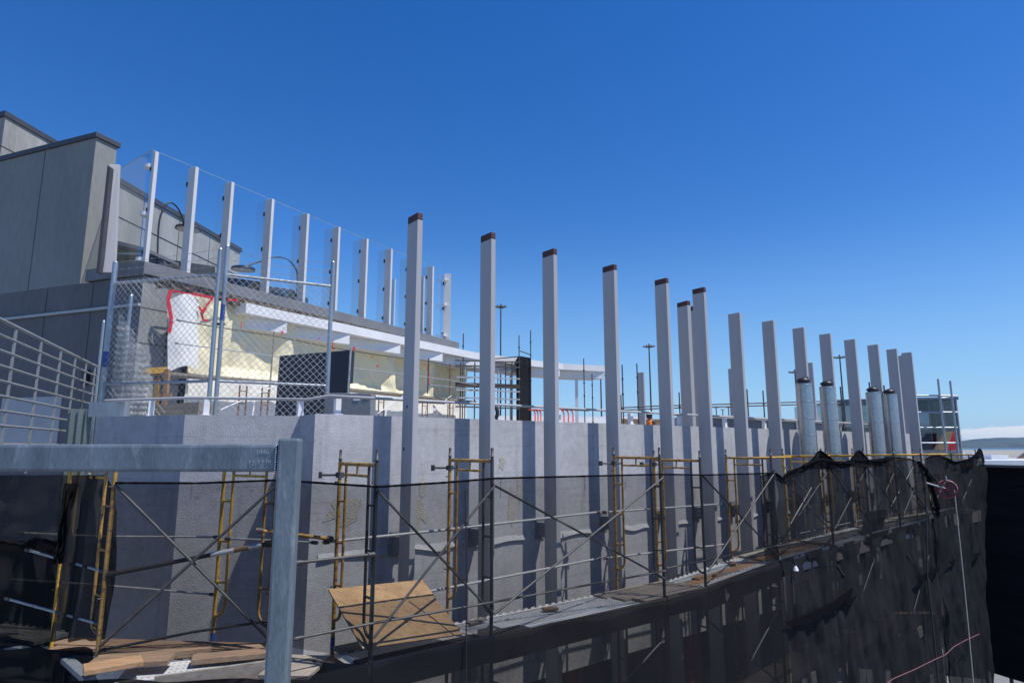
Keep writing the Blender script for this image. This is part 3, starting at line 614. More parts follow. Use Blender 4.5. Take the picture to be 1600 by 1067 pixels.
for a, b, za, zb, d_ in ((CF[0], CF[1]-e1*.05, HT[0], HT[1], 1), (CF[1]+e2*.05, CF[2], HT[1], HT[2], 1)):
    for h0, h1 in ((za,zb),(HM,HM)):
        m1 = MB(); m1.tube([V((a.x,a.y,h0)), V((b.x,b.y,h1))], .021, 10); m1.build('rail', 'galv', cl_)
    m1 = MB(); e_ = (b-a); L_ = e_.length; e_.normalize(); nrm = V((e_.y,-e_.x,0))*.024; cell = .098
    zb0 = -.3; hh = za-zb0+.02; nx = int(L_/cell); nz = int(hh/cell)
    wob = lambda x, z: nrm*(1+2.2*noise.noise(V((x*1.5,z*1.3,a.x))))+e_*.022*noise.noise(V((x*2.1,z*1.9,a.x+5)))+UP*.022*noise.noise(V((x*1.9,z*2.3,a.x+9)))
    for i in range(-nz, nx+1):                     # woven as two families of straight wires
        for sgn in (1,-1):
            x0 = i*cell; pts = []
            z_0 = 0; z_1 = hh
            xs = (x0, x0+hh) if sgn == 1 else (x0+hh, x0)
            u0, u1 = 0, 1
            lo = max(0, min(1, (0-xs[0])/(xs[1]-xs[0]))); hi = max(0, min(1, (L_-xs[0])/(xs[1]-xs[0])))
            if abs(lo-hi) < .01: continue
            lo, hi = min(lo,hi), max(lo,hi)
            kk = max(1, int((hi-lo)*6))
            for j in range(kk+1):
                u = lo+(hi-lo)*j/kk; x = xs[0]+(xs[1]-xs[0])*u
                pts.append(a+e_*x+V((0,0,.4+zb0+hh*u))+wob(x,hh*u)+nrm*.1*sgn)
            m1.tube(pts, .0028, 4, False)
    for i in range(nx): m1.tube([a+e_*(i*cell+.01)+UP*(za+.4-.005)+nrm, a+e_*(i*cell+.06)+UP*(za+.4+.04)+nrm], .0019, 4, False)
    m1.build('chain_mesh', 'galvlight', cl_)
    m1 = MB()
    for k in range(3):
        z0, z1 = za+.1+k*.11, zb+.12+k*.125; p0, p1 = V((a.x,a.y,z0)), V((b.x,b.y,z1)); m1.tube([p0, p0.lerp(p1,.5)-UP*.015, p1], .0022, 4)
        for j in range(1, 14):
            q = p0.lerp(p1, j/14); m1.tube([q-e_*.012-UP*.014, q+e_*.012+UP*.014], .002, 4); m1.tube([q-e_*.012+UP*.014, q+e_*.012-UP*.014], .002, 4)
    m1.build('barbed_wire', 'galv', cl_)
for z_ in (2.1, 2.45): m1 = MB(); m1.tube([CF[1]-e1*.09+UP*z_, CF[1]+e2*.09+UP*z_], .02, 8); m1.build('coupler', 'darktube', cl_)
m1 = MB(); q = CF[1]+e2*.05; m1.cyl(q, .0315, 1.75, 1.98, 12); m1.build('blue_tape', 'blue', cl_); m1 = MB(); q = CF[0]; m1.cyl(q, .0385, 1.15, 1.38, 12); m1.build('blue_tape', 'blue', cl_)
# the spare mesh, rolled loosely behind the left post
m1 = MB(); random.seed(3)
for lay in range(5):
    for c_ in range(26):
        x = (c_+random.random())/26; ztop = 2.05-.75*x-.25*random.random()*(lay > 1); pts = []; z_ = -.38; k = 0
        while z_ < ztop:
            q = aty(168+x*58, 655, 9.32+lay*.07+.10*math.sin(x*9+lay)); sw = .022*(1 if k % 2 else -1)+.012*noise.noise(V((x*8,z_*3,lay)))
            pts.append(V((q.x+sw, q.y+.015*(k % 3), z_))); z_ += .045; k += 1
        m1.tube(pts, .0021, 3, False)
one(m1, 'mesh_roll', 'galvlight', 'loose folded length of chain link mesh bunched behind the left fence post', 'wire mesh')
# ------------------------------------------------------------------ ramp railing at the left, and cladding at the wall end
rr = thing('ramp_railing', 'pale painted pipe railing of eight bars running back along the ramp at the left', 'railing', V((-5.6,7.4,-.4)))
ra, rb = aty(-60,470,5.6), aty(152,578,10.4)
ra.z = rb.z = 1.3
pb0 = V((rb.x, rb.y, 0)); pa0 = V((ra.x, ra.y, 0))
for k in range(8):
    z_ = 1.3-.153*k; m1 = MB(); m1.tube([pa0+UP*z_, pb0+UP*z_], .02 if k == 0 else .014, 10); m1.build('rail', 'railgrey', rr)
for f_ in (.05,.27,.44,.60,.74,.86,.97):
    q = pa0.lerp(pb0, f_)+V((.0,.0,0)); m1 = MB(); m1.bar(V((q.x,q.y,1.3)), V((q.x,q.y,-.3)), .016, .05, pb0-pa0); m1.build('upright', 'railgrey', rr)
rm = MB(); rm.prism([pa0+V((-2.5,-.3,.05)), pa0+V((.05,-.3,.05)), pb0+V((.05,0,.05)), pb0+V((-2.5,.5,.05))], UP*-.25); struct(rm, 'ramp', 'deck')
gc = thing('metal_cladding', 'green grey folded sheet metal flashing capping the left end of the stucco wall', 'cladding', A3)
m1 = MB(); q0, q1 = aty(107,640,8.75), aty(143,640,8.85)
for k in range(6):
    a, b = q0.lerp(q1, k/6), q0.lerp(q1, (k+1)/6); f_ = .03*(k % 2)
    m1.prism([V((a.x,a.y-f_,-4)), V((b.x,b.y-f_,-4)), V((b.x,b.y-f_,.52)), V((a.x,a.y-f_,.52))], V((0,.05,0)))
m1.build('sheet', 'green', gc); m1 = MB(); m1.bar(q1+UP*.0, V((q1.x+.55,q1.y-.1,q1.z)), .1, .2); m1.build('end_cap', 'galv', gc)
# ------------------------------------------------------------------ galvanised frame close to the camera
gf = thing('steel_gantry', 'galvanised square steel post and top beam close to the camera', 'frame', aty(455,699,3.05)+UP*-2)
pc = aty(454,699,3.05); pc.z = 0
m1 = MB(); m1.box(pc+UP*-1.18, V((.0485,.006,0)), V((-.006,.0485,0)), UP*1.222); m1.build('post', 'galvpost', gf, .012)
m1 = MB(); m1.box(pc+V((-1.65,-.0,-.048)), V((1.598,0,0)), V((0,.04,0)), UP*.063); m1.build('beam', 'galvpost', gf, .014)
m1 = MB()
for k in range(12): q = pc+V((-.054,-.042,.01-.0105*k)); m1.tube([q, q+V((.004,-.003,-.006))], .005, 6)
m1.build('weld_bead', 'galv', gf)
t1 = textobj('1446', .034, pc+V((-.115,-.042,-.022)), (math.pi/2,0,0), 'chalk', gf, 'chalk_mark'); t1.scale = (.9,1,1); t1.rotation_euler = (math.pi/2, R(-4), 0)
t2 = textobj('12-17 M', .032, pc+V((-.125,-.042,-.07)), (math.pi/2,0,0), 'chalk', gf, 'chalk_mark'); t2.rotation_euler = (math.pi/2, R(-2), 0)
# ------------------------------------------------------------------ scaffold frames
WF = .88
def sframe(lab, h_, m='yellow', mu='darktube', group='yellow scaffold frames along the wall'):
    t = thing('frame_scaffold', lab, 'scaffold frame', (0,0,0), group)
    for x, s in ((0,1),(WF,-1)):
        mm = m if x == 0 else mu
        lg = MB().tube([(x,0,-.1),(x,0,h_)], .0215, 10).build('leg', mm, None, origin=(0,0,0)); lg.parent = t
        m1 = MB(); m1.tube([(x,0,h_-.01),(x,0,h_+.02),(x,0,h_+.021),(x,0,h_+.035),(x,0,h_+.036),(x,0,h_+.13)], [.0165,.0165,.023,.023,.0165,.0165], 8); ob = m1.build('coupling_pin', 'darktube', None, origin=(0,0,0)); ob.parent = lg
        xi = x+s*.165; m1 = MB(); pts = [(xi,0,h_-.02),(xi,0,.42)]
        for k in range(1,7): a = math.pi/2*k/6; pts.append((x+s*(.165-.14*(1-math.cos(a))), 0, .42-.14*math.sin(a)))
        pts.append((x,0,.275)); m1.tube(pts, .0165, 8)
        ld = m1.build('ladder_side', mm, None, origin=(0,0,0)); ld.parent = t
        zz = h_-.42
        while zz > .5: ob = MB().tube([(x,0,zz),(xi,0,zz)], .0125, 8).build('rung', mm, None, origin=(0,0,0)); ob.parent = ld; zz -= .44
        for z2 in (h_-.22, .62): ob = MB().tube([(x,-.02,z2),(x,-.055,z2)], .008, 6).build('brace_stud', 'darktube', None, origin=(0,0,0)); ob.parent = lg
    m1 = MB(); m1.tube([(0,0,h_-.02),(WF,0,h_-.02)], .0215, 10); m1.tube([(.165,0,h_-.135),(WF-.165,0,h_-.135)], .0145, 8); m1.tube([(WF/2,0,h_-.02),(WF/2,0,h_-.135)], .012, 8)
    ob = m1.build('header', m, None, origin=(0,0,0)); ob.parent = t
    return t
OI = 1.2-WF
def fr_rot(d_): return math.atan2(d_.y, d_.x)
FT = [(-1.05,-.175),(.40,-.155),(3.40,-.15),(4.36,-.20),(6.40,-.185)]
FL = [(8.40,-.17),(10.0,-.17),(11.5,-.17),(13.05,-.18),(15.05,-.19),(16.9,-.2)]
DZ = -2.12
protos = {}
def place(key, make, loc, rz, lab):
    if key not in protos:
        protos[key] = t = make(lab); t.location = loc; t.rotation_euler.z = rz; return t
    return dup(protos[key], loc, rz, lab, protos[key]['group'])
rN = fr_rot(N1)
names = ['yellow scaffold frame rising behind the plywood sheet','yellow scaffold frame between the first two tall fins, right of the plywood','rusty yellow scaffold frame left of the overlapping pair','rusty yellow scaffold frame right of the overlapping pair','yellow scaffold frame at the left edge of the bunched black net']
for i, (t, zt) in enumerate(FT):
    place('a' if i < 2 else 'b', lambda lab, i=i: sframe(lab, 1.94, 'yellow', 'darktube' if i > 1 else 'darktube'), W(t,OI,zt-1.94+.02), rN, names[i])
for i, (t, zt) in enumerate(FL):
    place('c', lambda lab: sframe(lab, 1.52, 'yellow2'), W(t,OI,zt-1.52+.02), rN, f'{ORD[i]} scaffold frame from the left among those veiled by the bunched black net')
LI, LO = atz(80,1012,-2.1), atz(157,1035,-2.1); MI = atz(332,1000,-2.1)
dl = LO-LI; dl.z = 0; dl.normalize()
LO = LI+dl*WF; MO = MI+dl*WF
fL = sframe('bright yellow scaffold frame at far left half hidden by black net', 1.94, 'yellow2', 'yellow', 'yellow scaffold frames along the wall'); fL.location = V((LI.x,LI.y,DZ)); fL.rotation_euler.z = fr_rot(dl)
dup(fL, V((MI.x,MI.y,DZ)), fr_rot(dl), 'bright yellow scaffold frame behind the galvanised post, its foot painted blue', fL['group'])
for t, zt in FT[:1]:
    m1 = MB(); m1.cyl(W(t,OI,0), .0235, DZ-.0, DZ+.13, 10); one(m1, 'blue_sleeve', 'blue', 'blue wrap around the foot of the frame behind the plywood', 'wrap')
m1 = MB(); m1.cyl(MI, .0235, DZ, DZ+.1, 10); one(m1, 'blue_sleeve', 'blue', 'blue wrap around the foot of the yellow frame left of the galvanised post', 'wrap')
# lower lift frames
for i, t in enumerate([-1.05,.40,3.40,4.36,6.40,8.4,10.0,11.5,13.05,15.05]):
    place('low', lambda lab: sframe(lab, 1.94, 'rust', 'darktube', 'scaffold frames of the lower lift'), W(t,OI,-4.12 if t < 7 else -3.72), rN, f'dark scaffold frame of the lower lift, {ORD[i]} from the left below the deck')
# cross braces
CBG = 'cross braces of the wall scaffold'
def xbrace(a, b, z0, z1, lab, m='darktube', r=.0135):
    t = thing('cross_brace', lab, 'brace', (a+b)/2+UP*z0, CBG)
    o = V((N1.x,N1.y,0))*.03
    MB().tube([V((a.x,a.y,z1))+o, V((b.x,b.y,z0))+o], r, 8).build('diagonal', m, t)
    MB().tube([V((a.x,a.y,z0))+o*1.9, V((b.x,b.y,z1))+o*1.9], r, 8).build('diagonal', m, t)
    q = (a+b)/2+UP*((z0+z1)/2); m1 = MB(); m1.tube([q+o*.6, q+o*2.4], .018, 8); m1.build('pivot', m, t)
allT = [t for t, z in FT+FL]
bays = list(zip(allT, allT[1:]))
for i, (a, b) in enumerate(bays):
    if i == 2: continue
    hi, lo = (-.42, -1.8) if b < 7 else (-.38, -1.5)
    if a < 7 < b: lo = -1.6
    xbrace(W(a,1.2,0), W(b,1.2,0), lo, hi, f'outer X cross brace in the {ORD[i]} bay from the plywood, upper lift', 'darktube' if i < 4 else 'shadetube')
    if i in (5,8): xbrace(W(a,OI,0), W(b,OI,0), lo, hi, f'inner X cross brace in the {ORD[i]} bay from the plywood, upper lift', 'tubegrey')
for i, (a, b) in enumerate(bays[:8]):
    if i in (2,4,6): continue
    z0 = -3.9 if b < 7 else -3.55
    xbrace(W(a,1.2,0), W(b,1.2,0), z0, z0+1.4, f'outer X cross brace in the {ORD[i]} bay from the plywood, lower lift', 'shadetube')
xbrace(V((LO.x,LO.y,0)), V((MO.x,MO.y,0)), -1.95, -.38, 'X cross brace in the leftmost bay behind the galvanised beam', 'darktube', .016)
# guard rails
GG = 'guard rails of the wall scaffold'
def Wl(lst, o): return [W(t,o,z) for t, z in lst]
tuberail([V((MI.x+.1,MI.y-.1,-1.0)), W(-1.25,OI-.03,-1.01)], .013, 'tubegrey', 'upper inner grey rail behind the galvanised post', GG)
tuberail(Wl([(-1.2,-1.01),(.29,-1.0),(3.1,-.95)], OI-.03), .016, 'greypaint', 'long pale inner rail at mid height across the first two fins', GG)
tuberail(Wl([(3.15,-.96),(6.3,-1.0)], OI-.03), .015, 'greypaint', 'long pale inner rail at mid height behind the overlapping frames', GG)
tuberail(Wl([(-.9,-1.70),(.29,-1.69),(3.1,-1.61)], OI-.03), .016, 'greypaint', 'long pale inner rail near the deck across the first two fins', GG)
tuberail(Wl([(3.15,-1.62),(6.3,-1.70)], OI-.03), .015, 'greypaint', 'long pale inner rail near the deck behind the overlapping frames', GG)
tuberail(Wl([(-1.82,-1.68),(-1.05,-1.67),(.43,-1.68),(3.4,-1.69)], 1.235), .013, 'darktube', 'dark outer toe rail just above the deck from the plywood rightwards', GG)
tuberail(Wl([(3.4,-1.66),(6.4,-1.62)], 1.235), .012, 'darktube', 'dark outer toe rail just above the deck in front of the overlapping frames', GG)
tuberail(Wl([(6.4,-1.50),(10,-1.42),(13.05,-1.35)], 1.235), .012, 'darktube', 'dark outer toe rail under the bunched black net', GG)
tuberail(Wl([(-1.85,-1.03),(-1.05,-1.03)], 1.23), .015, 'darktube', 'short dark rail between the galvanised post and the plywood frame', GG)
tuberail([V((MI.x+.6,MI.y-.5,-.86)), W(-1.1,OI+.04,-.98)], .02, 'yellow', 'short yellow bearer tube crossing behind the galvanised post', GG)
tuberail([V((LO.x,LO.y,-1.28)), V((MO.x,MO.y,-1.0))], .022, 'darktube', 'dark outer rail wrapped in scuffed tape in the leftmost bay', GG)
q0, q1 = V((LO.x,LO.y,-1.28)), V((MO.x,MO.y,-1.0))
m1 = MB(); m1.tube([q0.lerp(q1,.62), q0.lerp(q1,.76)], .026, 8); m1.tube([q0.lerp(q1,.85), q0.lerp(q1,.93)], .026, 8); ob = one(m1, 'tape_wrap', 'white', 'white tape wraps on the dark rail of the leftmost bay', 'tape')
m1 = MB(); m1.tube([q0.lerp(q1,.762), q0.lerp(q1,.848)], .0255, 8); one(m1, 'rust_wrap', 'woodnew', 'orange rusty sleeve on the taped rail of the leftmost bay', 'sleeve')
tuberail([V((LO.x,LO.y,-2.0)), V((LO.x*.45+MO.x*.55,LO.y*.45+MO.y*.55,-1.86)), V((MO.x+.05,MO.y,-1.78))], .014, 'darktube', 'dark outer toe rail above the loose boards in the leftmost bay', GG)
tuberail([aty(30,832,7.9), aty(160,838,7.7), V((MI.x,MI.y,-1.0))], .012, 'tubegrey', 'pale thin inner rail at mid height in the leftmost bay', GG)
tuberail([aty(10,904,7.9), aty(160,914,7.7), V((MI.x,MI.y,-1.62))], .012, 'tubegrey', 'pale thin inner rail lower down in the leftmost bay', GG)
tuberail([aty(40,858,7.2), V((LO.x,LO.y,-1.25))], .014, 'tubegrey', 'sloping end rail, upper one left of the bright yellow frame', GG)
tuberail([aty(8,934,7.2), V((LO.x,LO.y,-1.75))], .014, 'tubegrey', 'sloping end rail, lower one left of the bright yellow frame', GG)
for i, (t, z_) in enumerate(((-1.05,-.30),(.40,-.25),(3.40,-.24),(4.36,-.27))):
    w_ = thing('wall_tie', f'dark screw jack wall tie clamped to the {ORD[i]} frame from the plywood', 'wall tie', W(t,OI,z_), 'screw jack wall ties')
    m1 = MB(); q = W(t,OI,z_); e_ = (-D1*.75-N1*.45).normalized(); m1.tube([q+e_*-.12, q+e_*.2], .013, 8); m1.build('screw', 'darktube', w_)
    m1 = MB(); m1.box(q+e_*.21, e_*.006, N1*.035, UP*.035); m1.build('pad', 'darktube', w_)
    m1 = MB(); m1.box(q, D1*.035, N1*.03, UP*.03); m1.tube([q-D1*.05, q+D1*.06], .011, 6); m1.build('clamp', 'darktube', w_)
for i, (t, z_) in enumerate(((6.4,-.21),(8.4,-.2),(10.0,-.2),(11.5,-.2),(13.05,-.2),(15.05,-.2))):
    m1 = MB(); a = W(t,.5,z_+.02); b = W(allT[allT.index(t)+1],.5,z_+.02)
    m1.tube([a, b], .02, 8); one(m1, 'ledger_tube', 'yellow2', f'{ORD[i]} yellow ledger tube from the left along the top of the netted scaffold', 'tube', 'yellow ledger tubes along the scaffold top')
# deck planks
random.seed(11)
def plank(a, b, wdt, th, m, lab, holes=False, name='scaffold_plank', cat='plank'):
    e_ = (b-a).normalized(); s_ = UP.cross(e_).normalized()
    t = MB(); t.box((a+b)/2, e_*(b-a).length/2, s_*wdt/2, UP*th/2)
    if not holes: return one(t, name, m, lab, cat, 'planks of the scaffold deck', .004)
    r_ = thing(name, lab, cat, (a+b)/2-UP*th, 'planks of the scaffold deck'); n0 = len(t.f)
    k = int((b-a).length/.05)
    for i in range(1, k):
        for w_ in (-.36,-.18,0,.18,.36):
            q = a.lerp(b, i/k)+s_*w_*wdt+UP*(th/2+.0012); t.add([q+e_*.011*math.cos(c_*1.047)+s_*.008*math.sin(c_*1.047) for c_ in range(6)], [tuple(range(6))])
    bo = t.build('board', m, r_); bo.data.materials.append(M['perf'])
    for p_ in bo.data.polygons[n0:]: p_.material_index = 1
    l_ = MB()
    for i in range(int((b-a).length/.12)):
        q = a+e_*(.03+i*.12)+s_*(wdt/2+.006); l_.box(q+UP*.02, e_*.03, s_*.004, UP*.014)
    l_.build('lug_edge', m, r_)
    return r_
def dz(t): return -2.09 if t < 5 else (-2.09+.17*(t-5)/1.5 if t < 6.5 else -1.92+.22*(min(t,13)-6.5)/6.5)
pl = [(-1.1,.35,.56,'wood',0),(-1.1,.35,.81,'galvplank',1),(-1.1,.35,1.06,'wooddark',0),(.3,3.0,.56,'galvplank',1),(.75,2.95,.82,'galvplank',1),(-.3,1.0,1.06,'wooddark',0),(1.05,3.0,1.06,'galvplank',1),
      (2.75,4.3,.58,'wood',0),(2.85,4.35,.84,'wood',0),(3.0,4.4,1.08,'wood',0),(4.35,6.4,.58,'galvplank',1),(4.4,6.35,.84,'woodnew',0),(4.45,6.4,1.08,'galvplank',1),
      (6.4,8.4,.58,'wood',0),(6.45,8.4,.84,'woodnew',0),(6.4,8.35,1.08,'galvplank',1),(8.4,10.9,.58,'galvplank',1),(8.45,10.8,.84,'wood',0),(8.4,11.0,1.08,'galvplank',0),(11,13.2,.58,'wood',0),(10.9,13.2,.84,'wood',0),(11.1,13.2,1.08,'galvplank',0),(13.2,17,.6,'wood',0),(13.25,17,.86,'wood',0),(13.2,17,1.1,'galvplank',0)]
cnt = {}
for t0, t1, o, m, hl in pl:
    k = {'wood':'grey brown wooden','galvplank':'galvanised perforated steel' if hl else 'galvanised steel','wooddark':'dark brown wooden','woodnew':'orange brown wooden'}[m]
    row = 'inner' if o < .7 else ('middle' if o < 1 else 'outer'); cnt[(k,row)] = cnt.get((k,row), 0)+1
    j = random.uniform(-.012,.012)
    plank(W(t0,o,dz(t0)+j+(.025 if m == 'wood' else 0)), W(t1,o,dz(t1)+j+(.025 if m == 'wood' else 0)), .235, .04, m, f'{k} plank in the {row} row of the deck, {ORD[cnt[(k,row)]-1]} such from the left', hl)
for i, (a, b) in enumerate(bays):
    za, zb_ = dz(a)+.06, dz(b)+.06; m1 = MB(); dk_ = .135
    m = 'navy' if i in (0,4,7) else 'wooddark'; h_ = .27 if i != 3 else .33
    a_, b_ = W(a+.01,1.225,za-.13-.02*(i%2)), W(b-.01,1.225,zb_-.13-.02*(i%2))
    m1.bar(a_, b_, .035, h_, UP); one(m1, 'toe_board', m, f'{"navy steel" if m=="navy" else "dark timber"} toe board edging the deck in the {ORD[i]} bay from the plywood', 'toe board', 'toe boards edging the deck')
for i, (a, b) in enumerate(bays[3:9]):
    m1 = MB(); m1.bar(W(a,.85,-3.9), W(b,.85,-3.9+(.2 if a > 6 else 0)), .65, .05); one(m1, 'scaffold_plank', 'wood', f'broad plank run of the lower deck behind the net, {ORD[i]} bay', 'plank', 'planks of the lower deck')
    m1 = MB(); m1.bar(W(a,1.22,-3.98), W(b,1.22,-3.98+(.2 if a > 6 else 0)), .03, .22); one(m1, 'toe_board', 'wooddark', f'dark toe board of the lower deck behind the net, {ORD[i]} bay', 'toe board', 'toe boards of the lower deck')
# left bay boards
def gpt(x, y, z=-2.09): return atz(x, y, z)
lb = [((60,1012),(240,1045),(330,1075),(60,1075),'x')]
plank(gpt(90,1003), gpt(430,1013), .24, .04, 'woodbrown', 'brown inner board at the wall foot in the leftmost bay')
plank(gpt(85,1012,-2.10), gpt(415,1028,-2.10), .24, .035, 'woodbrown', 'second brown board from the wall in the leftmost bay')
plank(gpt(150,1030,-2.05), gpt(305,1017,-2.05), .24, .045, 'woodbrown', 'loose brown board lying across the others in the leftmost bay')
plank(gpt(140,1037,-2.0), gpt(268,1029,-2.0), .24, .045, 'woodbrown', 'short loose board on top of the pile in the leftmost bay')
plank(gpt(130,1046,-1.97), gpt(222,1031,-1.97), .24, .045, 'woodnew', 'short orange brown board topmost on the pile by the yellow frame')
plank(gpt(215,1026,-2.03), gpt(330,1012,-2.03), .14, .05, 'woodbrown', 'narrow brown timber lying behind the loose pile in the leftmost bay')
plank(gpt(300,1030,-2.04), gpt(418,1019,-2.04), .2, .05, 'woodbrown', 'short brown board leaning toward the galvanised post on the left deck')
random.seed(21)
for i, (t, o, an, L_) in enumerate(((.62,.62,12,.28),(1.7,.72,-25,.2),(4.9,.7,18,.35),(5.3,.9,-8,.5),(5.9,.66,40,.22),(7.2,.8,10,.5))):
    q = W(t,o,dz(t)+.055); e_ = vec(38.6+an); plank(q-e_*L_/2, q+e_*L_/2, .07+.03*(i%3), .03, ['wood','woodbrown','woodnew'][i%3], f'small timber offcut lying loose on the deck, {ORD[i]} from the left', name='timber_offcut', cat='offcut')
plank(gpt(190,1056,-2.12), gpt(420,1034,-2.12), .5, .04, 'galvplank', 'wide galvanised perforated deck board in front of the loose boards', True)
plank(gpt(240,1076,-2.14), gpt(430,1048,-2.14), .03, .22, 'wood', 'pale timber edge board below the galvanised deck board, bottom left', name='toe_board', cat='toe board')
plank(gpt(86,1014,-2.12), gpt(140,1062,-2.12), .1, .05, 'galv', 'short sloping galvanised bearer at the left end of the deck')
plank(gpt(-30,985,-2.1), gpt(72,1000,-2.1), .5, .04, 'galvplank', 'galvanised ribbed deck board at the far left edge', True)
plank(gpt(425,1040,-2.12), gpt(500,1042,-2.12), .6, .04, 'wood', 'grey board filling the corner between the galvanised post and the plywood')
m1 = MB(); m1.bar(gpt(452,1050,-2.25), W(-1.06,1.225,-2.2), .04, .28); one(m1, 'toe_board', 'wooddark', 'dark timber toe board just right of the galvanised post', 'toe board', 'toe boards edging the deck')
# plywood
pA, pB = onW(513,920,.50), onW(660,905,.50); pD, pC = onW(567,1012,1.17), onW(722,990,1.17)
m1 = MB(); k = (pB-pA).cross(pD-pA).normalized()*.016; m1.prism([pA,pB,pC,pD], k); one(m1, 'plywood_sheet', 'ply', 'sheet of orange brown plywood leaning across the scaffold deck', 'plywood')
# ------------------------------------------------------------------ nets
NG = 'black debris netting on the scaffold'
def net(top, bot, nu, nv, m, lab, fold, seed, fx=4.0, edge=True, sag=None):
    m1 = MB(); L_ = [0]
    for a, b in zip(top, top[1:]): L_.append(L_[-1]+(b-a).length)
    def at(pts, u):
        s_ = u*L_[-1]
        for i in range(len(pts)-1):
            if s_ <= L_[i+1] or i == len(pts)-2:
                k = (s_-L_[i])/(L_[i+1]-L_[i]); return pts[i].lerp(pts[i+1], min(1,k))
    def fn(u, v):
        a, b = at(top, u), at(bot, u); s_ = u*L_[-1]
        q = b.lerp(a, v); f_ = fold*(noise.fractal(V((s_*fx*.35, q.z*.5+v*.8, seed)), .8, 2.2, 4)+.35*noise.noise(V((s_*fx, q.z*.8, seed+9))))
        return q+N1*f_*(1 if v < .98 else .4)
    m1.grid(fn, nu, nv)
    t = thing('debris_net', lab, 'netting', bot[0], NG); m1.build('mesh_fabric', m, t)
    if edge:
        m2 = MB(); m2.tube([fn(i/(nu), 1)+N1*.012 for i in range(nu+1)], [.013+.006*noise.noise(V((i*.6,seed,0))) for i in range(nu+1)], 6); m2.build('rolled_hem', 'netblack', t)
        random.seed(seed)
        for k in range(int(L_[-1]*1.2)):
            u = random.random(); q = fn(u, 1)+N1*.02; MB().tube([q, q-UP*random.uniform(.08,.25)+D1*random.uniform(-.02,.02)], .0025, 4).build('tie_string', 'black', t)
    return t
NO = 1.245
top = [V((LO.x,LO.y,-.36))+N1*.04, V((LO.x*.5+MO.x*.5,LO.y*.5+MO.y*.5,-.37))+N1*.04, V((MO.x,MO.y,-.345))+N1*.05, W(-1.05,NO,-.385)]
bot = [V((p.x,p.y,-4.5)) for p in top]
net(top, [V((p.x,p.y,-2.0)) for p in top], 60, 24, 'netthin', 'thin see-through black net hung in the leftmost bay up to the plywood frame', .012, 1)
net([W(-1.05,NO,-.385), W(-.3,NO,-.37), W(.4,NO,-.345)], [W(-1.05,NO,-2.0), W(.4,NO,-2.0)][:1]+[W(-.3,NO,-2.0), W(.4,NO,-2.0)], 40, 24, 'netthin', 'thin see-through black net hung in front of the plywood bay', .012, 2)
net([W(.4,NO,-.345), W(1.9,NO,-.36), W(3.4,NO,-.375), W(4.36,NO,-.41), W(6.4,NO,-.43)], [W(.4,NO,-2.0), W(1.9,NO,-2.0), W(3.4,NO,-2.05), W(4.36,NO,-2.0), W(6.4,NO,-1.9)], 90, 24, 'netthin', 'thin see-through black net across the bays right of the plywood', .014, 3)
low = [W(-2.4,NO+.03,-2.0), W(-1.05,NO+.03,-2.0), W(.4,NO+.03,-2.0), W(3.4,NO+.03,-2.06), W(6.4,NO+.03,-1.9)]
net(low, [V((p.x,p.y,-6.6)) for p in low], 110, 40, 'netmid', 'darker black net hanging below the deck at centre', .045, 4, edge=False)
# bunched part with two raised peaks
pk = [(6.4,-.44),(6.6,-.52),(6.85,-.42),(7.2,-.36),(7.55,-.28),(7.8,-.14),(8.0,-.06),(8.25,-.15),(8.5,-.26),(8.9,-.28),(9.25,-.25),(9.45,-.12),(9.6,-.06),(9.8,-.14),(10.05,-.26),(10.5,-.25),(11.0,-.21),(11.6,-.22),(12.2,-.26),(12.6,-.34),(12.95,-.40)]
tp_ = [W(t,NO+.01,z) for t, z in pk]
net(tp_, [W(t,NO+.01,-1.95+.03*(t-6.4)) for t, z in pk], 170, 44, 'netmid', 'bunched black net with two pointed peaks over the duct bays', .09, 5, 6)
net([W(t,NO+.03,-1.9+.03*(t-6.4)) for t, z in pk], [W(t,NO+.03,-7.4) for t, z in pk], 170, 70, 'netthick', 'dense black net hanging below the deck in front of the ducts', .10, 6, 5, edge=False)
pe = [(13.15,-.26),(13.6,-.20),(14.0,-.18),(14.4,-.26),(14.9,-.36),(15.5,-.34),(16.1,-.30),(16.6,-.18),(16.95,-.03),(17.1,-.12),(17.2,-.38)]
net([W(t,NO+.02,z) for t, z in pe], [W(13.15+(t-13.15)*.62,NO+.05,-6.2) for t, z in pe], 120, 90, 'netthick', 'dense black net wrapping the far right end of the scaffold', .11, 8, 5)
# gathered black bundles
def bundle(pts, r, lab):
    r *= .72; m1 = MB(); n_ = 40; P = []
    pts = [V(p) for p in pts]
    for i in range(n_+1):
        s_ = i/n_*(len(pts)-1); j = min(int(s_), len(pts)-2); q = pts[j].lerp(pts[j+1], s_-j)
        P.append(q+V((noise.noise(V((i*.35,0,r))),noise.noise(V((i*.35,3,r))),noise.noise(V((i*.3,5,r)))))*r*.8)
    m1.tube(P, [r*(.75+.7*abs(noise.noise(V((i*.45,7,r*9))))) for i in range(n_+1)], 10); one(m1, 'net_bundle', 'netblack', lab, 'netting', 'gathered bundles of black net')
bundle([W(12.6,NO+.05,-.36), W(12.95,NO+.06,-.5), W(13.1,NO+.1,-.9), W(13.3,NO+.1,-1.3), W(13.45,NO+.05,-1.6)], .07, 'gathered black net bundle tied to a post near the red pulley')
bundle([W(7.3,NO+.05,-.34), W(7.7,NO+.07,-.24), W(8.2,NO+.07,-.24), W(8.7,NO+.06,-.3), W(9.2,NO+.06,-.3)], .045, 'rolled black net bundle below the left peak of the net')
bundle([W(9.4,NO+.05,-.26), W(9.8,NO+.05,-.26), W(10.4,NO+.06,-.28), W(11.2,NO+.05,-.25)], .035, 'rolled black net bundle right of the second peak of the net')
